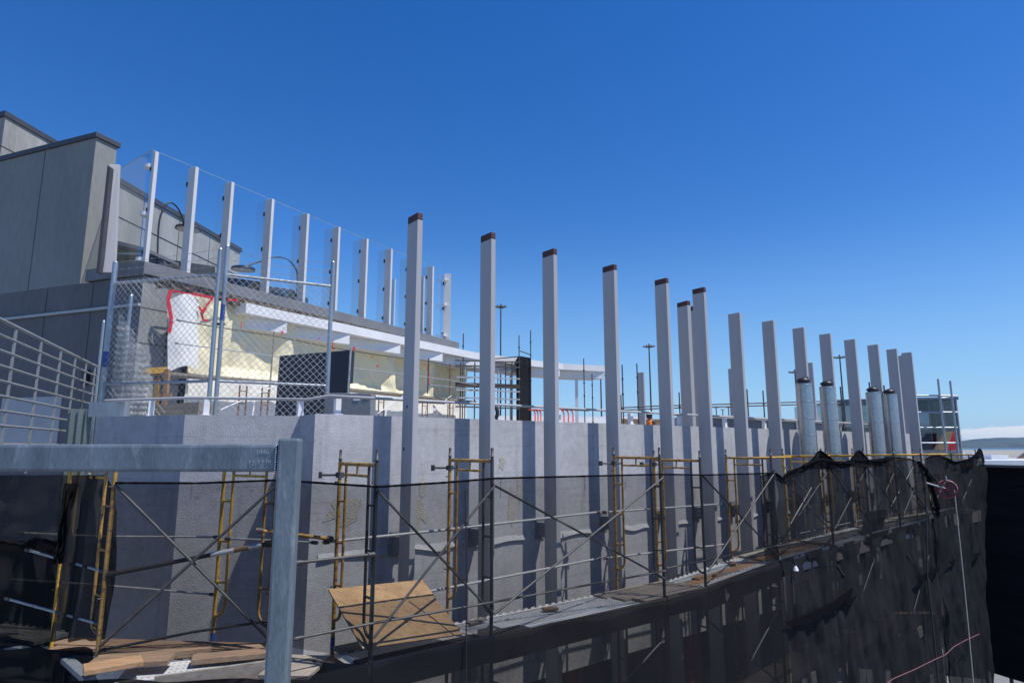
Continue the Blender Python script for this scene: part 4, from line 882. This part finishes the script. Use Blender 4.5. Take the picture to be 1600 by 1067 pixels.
net([W(6.4,.97,-.5), W(6.42,1.1,-.46), W(6.4,1.24,-.42)], [W(6.4,.97,-2.0), W(6.42,1.1,-2.0), W(6.4,1.24,-2.0)], 14, 24, 'netmid', 'narrow black net strip closing the frame where the bunched net begins', .02, 12)
gpk = [(t,z) for t, z in pk if t < 11.1]
net([W(t,NO+.035,z+.004) for t, z in gpk], [W(t,NO+.045,min(z-.10,-.40-.05*noise.noise(V((t*2,0,0))))) for t, z in gpk], 150, 10, 'netblack', 'dark doubled upper edge of the bunched net with two pointed peaks', .05, 15, 7)
net([W(t,NO+.045,z) for t, z in pe[3:]], [W(t-.04,NO+.05,z-.22) for t, z in pe[3:]], 60, 8, 'netblack', 'dark doubled upper edge of the net at the far right end', .04, 16, 6)
def folds(px, lab, m='netblack', w_=16):
    m1 = MB()
    def fn(u, v):
        i = v*(len(px)-1); j = min(int(i), len(px)-2); k = i-j
        a = [px[j][q]+(px[j+1][q]-px[j][q])*k for q in range(4)]
        x = a[0]+(a[1]-a[0])*u; q = aty(x, a[2], a[3]); return q+V((0,.05*math.sin(u*17+v*4)+.04*noise.noise(V((u*6,v*5,1))),.0))
    m1.grid(fn, w_, 30); return one(m1, 'debris_net', m, lab, 'netting', NG)
folds([(112,170,742,7.0),(106,182,765,7.0),(98,184,800,6.95),(96,180,860,6.9),(92,172,930,6.9),(82,160,1000,6.9)], 'black net draped between the legs of the bright yellow frame', 'netthick')
folds([(-60,112,742,7.5),(-60,106,780,7.5),(-60,102,820,7.5),(-60,100,862,7.5)], 'dark veil of net behind the galvanised beam at far left', 'netmid')
folds([(100,122,755,6.95),(95,112,800,6.9),(92,112,850,6.9),(88,98,880,6.9)], 'gathered black net strip hanging down the left leg of the yellow frame')
folds([(-40,102,845,7.4),(-40,100,870,7.4),(-40,96,920,7.3),(-40,90,960,7.3),(-40,80,1010,7.2)], 'dark net heap at the far left edge beside the ramp', 'netblack')
folds([(-40,440,1062,6.2),(-40,440,1100,6.2)], 'dark net hanging under the deck at bottom left', 'netblack')
folds([(-30,150,1012,6.9),(-30,150,1100,6.9)], 'black net hanging below the left deck end', 'netblack')
bundle([aty(0,846,7.2), aty(40,850,7.2), aty(60,840,7.1), aty(95,855,7.0), aty(100,800,6.95)], .035, 'rolled black net bundle along the sloping rail at far left')
# tears in the dense net: dark folded flaps
for i, pp in enumerate((((1228,972),(1262,958),(1300,940),(1332,917),(1328,934),(1296,957),(1262,974),(1234,978)),((1432,902),(1468,884),(1466,892),(1440,908)),((1320,938),(1338,930),(1328,948)),((1482,878),(1494,872),(1490,884)),((1520,866),(1532,862),(1526,874)))):
    m1 = MB(); m1.prism([onW(x, y, NO+.09) for x, y in pp], N1*.012); one(m1, 'net_flap', 'netblack', f'small folded flap on the dense net, {ORD[i]} from the left', 'flap', 'folded flaps on the dense net')
# vertical seam ropes, pulley, cords
m1 = MB(); m1.tube([onW(1447,780,NO+.1), onW(1449,900,NO+.13), onW(1460,1000,NO+.16), onW(1468,1090,NO+.2)], .016, 6); one(m1, 'dark_rope', 'black', 'black lashing rope running down the net seam left of the pulley', 'rope')
m1 = MB(); m1.tube([onW(727,765,NO+.03), onW(729,860,NO+.03), onW(728,1090,NO+.05)], .008, 6); one(m1, 'dark_rope', 'black', 'thin black cord hanging straight down right of the plywood', 'rope')
pu = thing('pulley_wheel', 'dark red hoist pulley wheel on a pale arm at the right end of the net', 'pulley', onW(1480,764,1.5))
pc_ = onW(1480,764,1.62); R_ = .185
ax = vec(-118); e1_ = vec(-28)
ring = [pc_+(e1_*math.cos(a)+UP*math.sin(a))*R_ for a in [2*math.pi*k/28 for k in range(29)]]
MB().tube(ring, .024, 8, False).build('rim', 'darkred', pu)
m1 = MB(); m1.tube([pc_-ax*.03, pc_+ax*.03], .035, 12)
for k in range(6): a = math.pi*2*k/6; m1.tube([pc_, pc_+(e1_*math.cos(a)+UP*math.sin(a))*R_], .014, 6)
m1.build('spokes', 'darkred', pu)
m1 = MB(); m1.tube([pc_+(e1_*math.cos(a)+UP*math.sin(a))*(R_+.012) for a in [math.pi*k/14 for k in range(13)]], .013, 6); m1.build('groove_rope', 'white', pu)
m1 = MB(); m1.tube([onW(1447,754,1.3), pc_-ax*.06], .018, 8); m1.tube([pc_+UP*.15, pc_+UP*.3], .014, 8); m1.build('arm', 'greypaint', pu)
m1 = MB(); m1.tube([onW(1491,765,1.64), onW(1502,870,1.64), onW(1511,960,1.64), onW(1523,1090,1.64)], .012, 6); one(m1, 'hoist_rope', 'rope', 'pale hoist rope hanging from the red pulley down the net', 'rope')
m1 = MB(); m1.tube([onW(x, y, 1.5) for x, y in ((1370,1080),(1395,1060),(1430,1045),(1460,1030),(1478,1022),(1490,1010),(1508,1000),(1530,990))], .0065, 6); one(m1, 'pink_rope', 'pink', 'pink cord sagging across the dense net at bottom right', 'cord')
wl = thing('work_lamp', 'small white dome work lamp clipped below the deck in the dense net', 'lamp', onW(1243,890,NO+.1))
q = onW(1243,888,NO+.1); m1 = MB(); m1.tube([q+UP*.05, q+UP*.01, q-UP*.03], [.015,.036,.05], 14); m1.build('dome', 'white', wl); m1 = MB(); m1.tube([q+UP*.05, q+UP*.11], .018, 8); m1.build('socket', 'black', wl)
# broken pieces of timber on the netted deck
m1 = MB(); m1.prism([onW(1352,800,1.0), onW(1386,795,.95), onW(1376,845,1.0), onW(1345,850,1.05)], N1*-.02); one(m1, 'navy_sheet', 'navyboard', 'dark sheet leaning on the deck behind the bunched net', 'sheet')
m1 = MB(); m1.bar(W(13.1,1.15,-.3), W(13.35,1.2,-1.55), .09, .04, D1); one(m1, 'upright_board', 'wood', 'narrow pale board standing beside the gathered net bundle', 'board')
# ------------------------------------------------------------------ black screened fence at far right
bs = thing('screened_wall', 'tall black screen fabric wall on posts at the right edge', 'wall', V((17.5,21.0,GZ)))
sa, sb_ = aty(1500,722,20.4), aty(1760,735,16.5)
sa.z = sb_.z = -.58; nn = (sb_-sa).normalized(); ns = V((nn.y,-nn.x,0))
m1 = MB(); m1.prism([sa, sb_, sb_-UP*5.95, sa-UP*5.95], -ns*.25); m1.build('screen', 'screen', bs)
m1 = MB()
for z_ in (.18,.75,1.5,2.6): m1.bar(sa-UP*z_+ns*.01, sb_-UP*z_+ns*.01, .03, .05)
m1.build('batten', 'screen', bs)
m1 = MB(); m1.bar(sa+ns*.02+UP*.04, sb_+ns*.02+UP*.04, .34, .07); m1.build('top_rail', 'coping', bs)
m1 = MB()
for k in range(7): q = sa.lerp(sb_, k/6)-ns*.12; m1.cyl(q, .05, GZ, -6.4, 8)
m1.build('support_post', 'black', bs)
# ------------------------------------------------------------------ things on the roof deck
def hoops(px0, px1, py, Y, lab, k=3):
    t = thing('barrier_hoops', lab, 'barrier', aty((px0+px1)/2, 668, Y)+UP*0, 'red hoop barriers on the roof'); 
    for i in range(k):
        x = px0+(px1-px0)*i/max(1,k-1); a = aty(x, py, Y); m1 = MB(); pts = [V((a.x,a.y,-.4)), V((a.x,a.y,a.z-.1))]
        for j in range(5): an = math.pi/2*j/4; pts.append(V((a.x-.1+.1*math.cos(an), a.y, a.z-.1+.1*math.sin(an))))
        pts.append(V((a.x-.16, a.y, a.z))); m1.tube(pts, .016, 8); m1.build('hoop', 'red', t)
hoops(881,895,640,16.0,'red hoop barrier with three bars right of the third tall fin',3)
hoops(836,845,640,16.0,'red hoop barrier left of the third tall fin behind the wall',3)
m1 = MB(); m1.tube([aty(836,641,16), aty(893,640,16)], .018, 8); one(m1, 'barrier_rail', 'red', 'long red top rail joining the hoop barriers on the roof', 'rail')
m1 = MB(); a, b = aty(972,654,25.5), aty(1036,655,25.5); m1.prism([a, b, V((b.x,b.y,-.4)), V((a.x,a.y,-.4))], V((0,.4,0))); one(m1, 'timber_stack', 'woodnew', 'orange brown timber stack on the roof beside the worker', 'timber')
m1 = MB(); q = aty(1063,656,15.5); m1.tube([V((q.x,q.y,-.4)), V((q.x,q.y,q.z-.12)), V((q.x,q.y,q.z))], [.09,.09,.03], 14); o_ = one(m1, 'fire_extinguisher', 'red', 'red fire extinguisher on the roof left of the back fin', 'extinguisher')
m1 = MB(); m1.tube([V((q.x,q.y,q.z)), V((q.x+.03,q.y,q.z+.07))], .025, 8); o2 = m1.build('valve', 'yellow2', o_)
m1 = MB(); q = aty(767,645,16.5); ring = [q+V((math.cos(a)*.17,0,math.sin(a)*.2)) for a in [2*math.pi*k/20 for k in range(21)]]; m1.tube(ring, .05, 8, False); m1.box(V((q.x,q.y,-.15)), (.16,0,0), (0,.1,0), (0,0,.25)); one(m1, 'hose_reel', 'black', 'dark hose reel on the roof left of the second tall fin', 'reel')
# grey plant boxes behind the wall on the right
m1 = MB(); a, b = W(9.4,-2.2,0), W(16.5,-2.2,0); bq = V((.75,2,0)); m1.prism([a+UP*-.4, b+UP*-.4, b+bq-UP*.4, a+bq-UP*.4], UP*1.12)
pu2 = thing('plant_screen', 'long dark grey plant enclosure on the roof behind the right part of the wall', 'enclosure', a+UP*-.4); m1.build('housing', 'termdark', pu2); m1 = MB(); m1.prism([p+UP*.722 for p in (a+N1*.1, b+N1*.1, b+bq*1.05, a+bq*1.05)], UP*.07); m1.build('roof_sheet', 'greypaint', pu2)
m1 = MB()
for k in range(9): q = a.lerp(b, k/8)+N1*.02; m1.box(q+UP*.15, D1*.03, N1*.02, UP*.55)
m1.build('mullion', 'greypaint', pu2)
# back scaffold: tube rails and poles
BGp = 'tubes of the scaffold at the back of the roof'
yb = 21.5
for i, (x, y, y1, Y) in enumerate(((724,521,640,23),(772,520,640,26),(811,524,640,24),(829,516,640,24.5),(912,560,640,25),(925,584,640,26),(972,570,652,21),(970,617,652,21),(995,568,652,21.5),(1061,613,660,21),(1167,608,668,22),(1192,610,668,22),(1313,604,690,20),(1358,597,640,19.5),(1381,602,640,19.5))):
    a = aty(x, y, Y); m1 = MB(); m1.tube([V((a.x,a.y,-.4)), a], .022, 6)
    for k in range(1, 5): m1.tube([V((a.x,a.y,a.z-k*.5)), V((a.x,a.y,a.z-k*.5+.06))], .036, 6)
    one(m1, 'scaffold_standard', 'darktube', f'thin upright pole on the roof skyline, {ORD[i]} from the left', 'pole', BGp)
for i, (pts, Y) in enumerate(((((812,548),(829,554)),24.2),(((757,562),(812,557)),24),(((970,637),(1030,634),(1110,632),(1180,630),(1315,626)),21.5),(((970,641),(1030,638),(1110,636),(1180,634),(1315,630)),21.45),(((1315,660),(1430,660)),20))):
    m1 = MB(); m1.tube([aty(x, y, Y) for x, y in pts], .022, 6); one(m1, 'guard_rail', 'darktube', ['short sloping tube between two poles atop the netted tower','thin tube running left from the netted tower','long upper tube rail across the roof skyline','long lower tube rail across the roof skyline','short tube rail behind the silver ducts'][i], 'rail', BGp)
tw2 = thing('netted_tower', 'small scaffold tower wrapped in black net behind the canopy', 'scaffold tower', aty(820,660,24)+UP*-.5)
x0, x1 = aty(811,556,24), aty(829,559,24.6)
m1 = MB(); m1.prism([V((x0.x,x0.y,-.4)), V((x1.x,x1.y,-.4)), V((x1.x,x1.y,x1.z)), V((x0.x,x0.y,x0.z))], V((-.1,.9,0))); m1.build('net_wrap', 'netthick', tw2)
for k, (y_, m_n) in enumerate(((566,'darktube'),(574,'darktube'),(592,'tubegrey'),(604,'wooddark'),(606,'darktube'),(612,'tubegrey'),(624,'tubegrey'),(638,'darktube'))):
    m1 = MB(); m1.bar(aty(712,y_-3,22), aty(812,y_,24), .04, .05 if m_n != 'wooddark' else .16); m1.build('ledger', m_n, tw2)
for x in (720,727,742,765,778,790,800): 
    a = aty(x, 566, 22+2*(x-712)/100); m1 = MB(); m1.tube([V((a.x,a.y,-.4)), a], .025, 6); m1.build('standard', 'tubegrey' if x in (727,778) else 'darktube', tw2)
# scaffold and glass box at right end
gb = thing('glass_building', 'mirror glazed box building at the right end of the roof with tube scaffold before it', 'building', V((19,27,-.6)))
g0, g1 = aty(1405,626,28), aty(1494,626,27); g1.z = g0.z
m1 = MB(); gn = V((.15,3,0)); m1.prism([V((g0.x-3,g0.y+1,-9)), V((g1.x,g1.y,-9)), V((g1.x,g1.y,g1.z-.03)), V((g0.x-3,g0.y+1,g0.z-.03))], gn); m1.build('glass_wall', 'mirror', gb)
m1 = MB(); m1.prism([V((g0.x-2.9,g0.y+1.2,-9)), V((g1.x-.1,g1.y+.2,-9)), V((g1.x-.1,g1.y+.2,-.7)), V((g0.x-2.9,g0.y+1.2,-.7))], V((.1,2.5,0))); m1.build('inner_floor', 'termdark', gb)
m1 = MB(); m1.bar(V((g0.x-3,g0.y+.95,g0.z+.03)), V((g1.x+.05,g1.y-.05,g1.z+.03)), .2, .12); m1.build('roof_edge', 'cabinet', gb)
m1 = MB()
for f_ in (.25,.5,.75,.985): q = V((g0.x,g0.y,0)).lerp(V((g1.x,g1.y,0)), f_); m1.box(q+V((0,-.05,(g0.z-2)/2-.05)), (.02,0,0), (0,.02,0), (0,0,(g0.z+2)/2))
m1.build('mullion', 'greypaint', gb)
SG = 'tubes of the scaffold at the right end of the roof'
for i, (xa, ya, xb) in enumerate(((1466,592,1478),(1485,595,1497))):
    a, b = aty(xa, ya, 22), aty(xb, 712, 22); m1 = MB(); m1.tube([V(((a.x+b.x)/2, 22, -.9)), V(((a.x+b.x)/2, 22, a.z))], .034, 8)
    for y_ in (620,644,668,692): z_ = aty(xa, y_, 22).z; m1.tube([V(((a.x+b.x)/2,22,z_-.04)), V(((a.x+b.x)/2,22,z_+.04))], .052, 8)
    one(m1, 'scaffold_standard', 'galv', f'{["left","right"][i]} galvanised upright of the scaffold before the mirror glazed box', 'pole', SG)
for i, (y0, y1) in enumerate(((618,619),(622,620),(644,644),(668,668),(692,692))):
    m1 = MB(); m1.tube([aty(1400,y0,22.4), aty(1470,y0,22), aty(1496,y1,22)], .028, 8); one(m1, 'guard_rail', 'galv', f'{ORD[i]} galvanised rail from the top before the mirror glazed box', 'rail', SG)
# aircraft tail parked beyond
tl = thing('aircraft_tail', 'red and tan aircraft tail fin seen at the glass box behind the scaffold', 'aircraft tail', aty(1480,720,26))
Y = 25.6
m1 = MB(); m1.prism([aty(1480,703,Y), aty(1489,674,Y), aty(1494,674,Y), aty(1494,703,Y), ], V((0,.15,0))); m1.build('red_panel', 'tape', tl)
m1 = MB(); m1.prism([aty(1462,703,Y), aty(1478,674,Y), aty(1489,674,Y), aty(1480,703,Y)], V((0,.15,0))); m1.build('tan_panel', 'tan', tl)
m1 = MB(); m1.prism([aty(1440,740,Y), aty(1440,704,Y), aty(1496,704,Y), aty(1496,740,Y)], V((0,1.5,0))); m1.build('fuselage_top', 'termdark', tl)
# ------------------------------------------------------------------ far buildings
tb = thing('terminal_building', 'long low grey terminal with a pale roof band beyond the roof', 'building', V((30,52,GZ)))
a, b = aty(1080,654,45), aty(1475,656,60)
b.z = a.z = 2.0
m1 = MB(); dn = V((-3,14,0)); m1.prism([V((a.x,a.y,GZ)), V((b.x,b.y,GZ)), V((b.x,b.y,1.6)), V((a.x,a.y,1.6))], dn); m1.build('walls', 'termdark', tb)
m1 = MB(); m1.prism([V((a.x-.5,a.y-.6,1.61)), V((b.x+.5,b.y-.6,1.61)), V((b.x+.5,b.y-.6,2.1)), V((a.x-.5,a.y-.6,2.1))], dn+V((0,1,0))); m1.build('roof_band', 'term', tb)
m1 = MB()
for k in range(40): q = V((a.x,a.y,0)).lerp(V((b.x,b.y,0)), (k+.5)/40); m1.box(q+V((0,-.1,.5)), (.06,0,0), (0,.08,0), (0,0,1.1))
for z_ in (.6,-.4): m1.bar(V((a.x,a.y-.08,z_)), V((b.x,b.y-.08,z_)), .1, .1)
m1.build('window_bar', 'greypaint', tb)
tb = thing('concourse_building', 'pale rounded concourse roof glimpsed between fins behind the red hoops', 'building', V((4,70,GZ)))
m1 = MB(); a, b = aty(840,648,70), aty(960,650,70)
m1.tube([V((a.x-6,70,-1.2)), V((b.x+3,72,-1.2))], 4.6, 24); m1.build('vault', 'term', tb); m1 = MB(); m1.box(V(((a.x+b.x)/2,70.5,-6)), (12,0,0), (0,3.5,0), (0,0,3)); m1.build('walls', 'termdark', tb)
def lowb(x0, x1, y0, Y, dep, m, lab, steps=0):
    a, b = aty(x0, y0, Y), aty(x1, y0, Y); t = thing('service_building', lab, 'building', V(((a.x+b.x)/2, Y, GZ)), 'low white service buildings on the apron')
    m1 = MB(); m1.prism([V((a.x,Y,GZ)), V((b.x,Y,GZ)), V((b.x,Y,a.z-.5)), V((a.x,Y,a.z-.5))], V((0,dep,0))); m1.build('walls', 'term', t)
    m1 = MB(); m1.prism([V((a.x-.4,Y-.4,a.z-.498)), V((b.x+.4,Y-.4,a.z-.498)), V((b.x+.4,Y-.4,a.z)), V((a.x-.4,Y-.4,a.z))], V((0,dep+.8,0))); m1.build('roof', m, t)
    m1 = MB(); m1.box(V(((a.x+b.x)/2, Y-.03, a.z-1.5)), ((b.x-a.x)*.45,0,0), (0,.04,0), (0,0,.35)); m1.build('window_strip', 'termdark', t)
    m1 = MB(); m1.box(V((a.x*.4+b.x*.6, Y+dep/2, a.z+.25)), (1,0,0), (0,.8,0), (0,0,.25)); m1.build('roof_unit', 'white', t)
lowb(1450,1554,708.5,150,20,'white','white roofed service building nearest the net end on the apron')
lowb(1500,1700,719,70,12,'white','long white roofed building directly above the black screened wall')
lowb(1520,1560,712.5,105,6,'white','small white roofed block just right of the net end')
tl2 = thing('aircraft_tail', 'small dark grey and yellow aircraft tail at the right edge on the apron', 'aircraft tail', aty(1598,716,110))
m1 = MB(); m1.prism([aty(1590,716,110), aty(1606,704,110), aty(1612,704,110), aty(1612,716,110)], V((0,.4,0))); m1.build('fin', 'termdark', tl2); m1 = MB(); m1.prism([aty(1594,716,109.8), aty(1604,709,109.8), aty(1608,716,109.8)], V((0,.1,0))); m1.build('emblem', 'yellow', tl2)
m1 = MB()
# mast lights
def mast(px, py, Y, lab):
    q = aty(px, py, Y); t = thing('high_mast_light', lab, 'light mast', V((q.x,q.y,GZ)), 'tall apron light masts on the skyline')
    m1 = MB(); m1.tube([V((q.x,q.y,GZ)), q], [Y*.0017, Y*.0010], 10); m1.build('mast', 'darktube', t)
    s_ = Y*.0085; m1 = MB(); m1.tube([q+V((math.cos(a)*s_*.75, math.sin(a)*s_*.75, -.1)) for a in [2*math.pi*k/16 for k in range(17)]], s_*.07, 6, False); m1.tube([q-UP*.1*s_, q+UP*.5*s_], [s_*.2, s_*.08], 8)
    for k in range(4): a = math.pi*k/4; e_ = V((math.cos(a), math.sin(a), 0)); m1.tube([q-e_*s_*.75-UP*.1, q+e_*s_*.75-UP*.1], s_*.05, 6)
    m1.build('ring', 'darktube', t)
    for k in range(8):
        a = 2*math.pi*k/8+.2; e_ = V((math.cos(a), math.sin(a), 0)); m1 = MB(); m1.box(q+e_*s_*.95-UP*s_*.05, e_*s_*.2+UP*s_*.05, e_.cross(UP)*s_*.13, UP*s_*.1); m1.build('floodlight', 'cabinet', t)
mast(782.5,479,90,'tall apron light mast rising beside the second primed fin')
mast(1014,541,125,'tall apron light mast rising left of the fifth primed fin')
mast(938.5,586,190,'distant light mast seen left of the fourth primed fin')
mast(1312,558,140,'tall light mast between the silver ducts')
mast(1242,581,190,'distant light mast partly behind the leftmost silver duct')
for i, x in enumerate((1119,1129,1138)):
    q = aty(x, 636+3*(i%2), 160); m1 = MB(); m1.tube([V((q.x,q.y,GZ)), q], .14, 6); m1.tube([q-V((.6,0,.1)), q+V((.6,0,-.1))], .1, 6); one(m1, 'far_pole', 'termdark', f'{ORD[i]} of three hair thin far poles right of the last primed fin', 'pole', 'hair thin far poles')
# ------------------------------------------------------------------ worker
def worker(px, py, Y, lab):
    head = aty(px, py, Y); zt = head.z; base = V((head.x, Y, zt-1.82))
    t = thing('person', lab, 'person', base)
    me = bpy.data.meshes.new('body')
    J = {'pel':(0,0,.96),'wst':(0,0,1.12),'chs':(0,0,1.36),'nck':(0,.0,1.50),'hd0':(-.01,-.01,1.58),'hd1':(-.02,-.02,1.70),
         'ls':(-.19,0,1.42),'le':(-.25,-.08,1.16),'lw':(-.3,-.27,1.25),'lh':(-.3,-.34,1.28),'rs':(.19,0,1.42),'re':(.27,-.02,1.14),'rw':(.2,-.22,1.05),'rh':(.17,-.29,1.05),
         'lk':(-.11,-.02,.5),'la':(-.12,.02,.08),'lf':(-.13,-.14,.04),'rk':(.11,-.02,.5),'ra':(.12,.02,.08),'rf':(.13,-.14,.04),'lp':(-.1,0,.9),'rp':(.1,0,.9)}
    E_ = [('pel','wst'),('wst','chs'),('chs','nck'),('nck','hd0'),('hd0','hd1'),('chs','ls'),('ls','le'),('le','lw'),('lw','lh'),('chs','rs'),('rs','re'),('re','rw'),('rw','rh'),('pel','lp'),('lp','lk'),('lk','la'),('la','lf'),('pel','rp'),('rp','rk'),('rk','ra'),('ra','rf')]
    RD = dict(pel=.15,wst=.14,chs=.16,nck=.06,hd0=.085,hd1=.095,ls=.075,le=.05,lw=.035,lh=.045,rs=.075,re=.05,rw=.035,rh=.045,lk=.06,la=.045,lf=.04,rk=.06,ra=.045,rf=.04,lp=.1,rp=.1)
    ks = list(J); me.from_pydata([J[k] for k in ks], [(ks.index(a), ks.index(b)) for a, b in E_], [])
    o = bpy.data.objects.new('body', me); COL.objects.link(o); o.parent = t; md = o.modifiers.new('skin','SKIN')
    for i, k in enumerate(ks): me.skin_vertices[0].data[i].radius = (RD[k], RD[k]*.8); me.skin_vertices[0].data[i].use_root = (k == 'pel')
    s_ = o.modifiers.new('sub','SUBSURF'); s_.levels = s_.render_levels = 2
    me.materials.append(M['skin'])
    def add(mb, nm, m): ob = mb.build(nm, m, None, origin=(0,0,0)); ob.parent = t
    m1 = MB(); m1.tube([(0,0,.98),(0,0,1.15),(0,0,1.36),(0,0,1.47)], [.175,.18,.2,.12], 18); add(m1, 'hivis_vest', 'hivis')
    m1 = MB()
    for s in (-1,1): m1.tube([(s*.1,0,1.0),(s*.105,-.02,.5),(s*.12,.02,.1)], [.125,.085,.07], 12)
    add(m1, 'trousers', 'cloth')
    m1 = MB()
    for s, k, w_ in ((-1,'le','lw'),(1,'re','rw')): m1.tube([(s*.16,0,1.43), J[k], tuple(V(J[k]).lerp(V(J[w_]),.8))], [.085,.062,.05], 10)
    add(m1, 'sleeves', 'cloth')
    m1 = MB(); m1.tube([(-.02,-.02,1.70),(-.02,-.02,1.72),(-.02,-.02,1.78),(-.02,-.02,1.815)], [.15,.128,.115,.05], 18); m1.box((-.05,-.13,1.705), (.09,0,0), (0,.05,0), (0,0,.008)); add(m1, 'hard_hat', 'white')
    m1 = MB(); m1.tube([(-.02,-.0,1.55),(-.02,.0,1.70)], [.10,.115], 14); add(m1, 'dark_hair', 'cloth')
    m1 = MB()
    for s in (-.09,.09): m1.box((s,-.155,1.25), (.02,0,0), (0,.012,0), (0,0,.2))
    add(m1, 'reflective_strip', 'yellow2')
    m1 = MB(); m1.tube([(-.05,-.1,1.60),(-.055,-.135,1.60)], .014, 6); m1.tube([(.0,-.11,1.645),(.0,-.118,1.645)], .012, 6); m1.tube([(-.09,-.1,1.645),(-.09,-.108,1.645)], .012, 6); add(m1, 'face_features', 'cloth')
    for s, k in ((-1,'lh'),(1,'rh')):
        m1 = MB(); b_ = V(J[k])
        for f_ in range(4): m1.tube([b_+V(((f_-1.5)*.02,-.02,0)), b_+V(((f_-1.5)*.021,-.07,-.005)), b_+V(((f_-1.5)*.02,-.095+.01*abs(f_-1.5),-.03))], [.01,.009,.007], 6)
        m1.tube([b_+V((s*-.035,0,.01)), b_+V((s*-.055,-.045,.0))], [.012,.009], 6); add(m1, 'fingers', 'skin')
    t.rotation_euler.z = R(-50)
worker(1015,642,23.5,'worker in orange hi-vis vest and white hard hat standing behind the parapet wall')
dupl = {k: v for k, v in USED.items() if len(v) > 1}
if dupl: print('DUPLICATE LABELS', dupl)
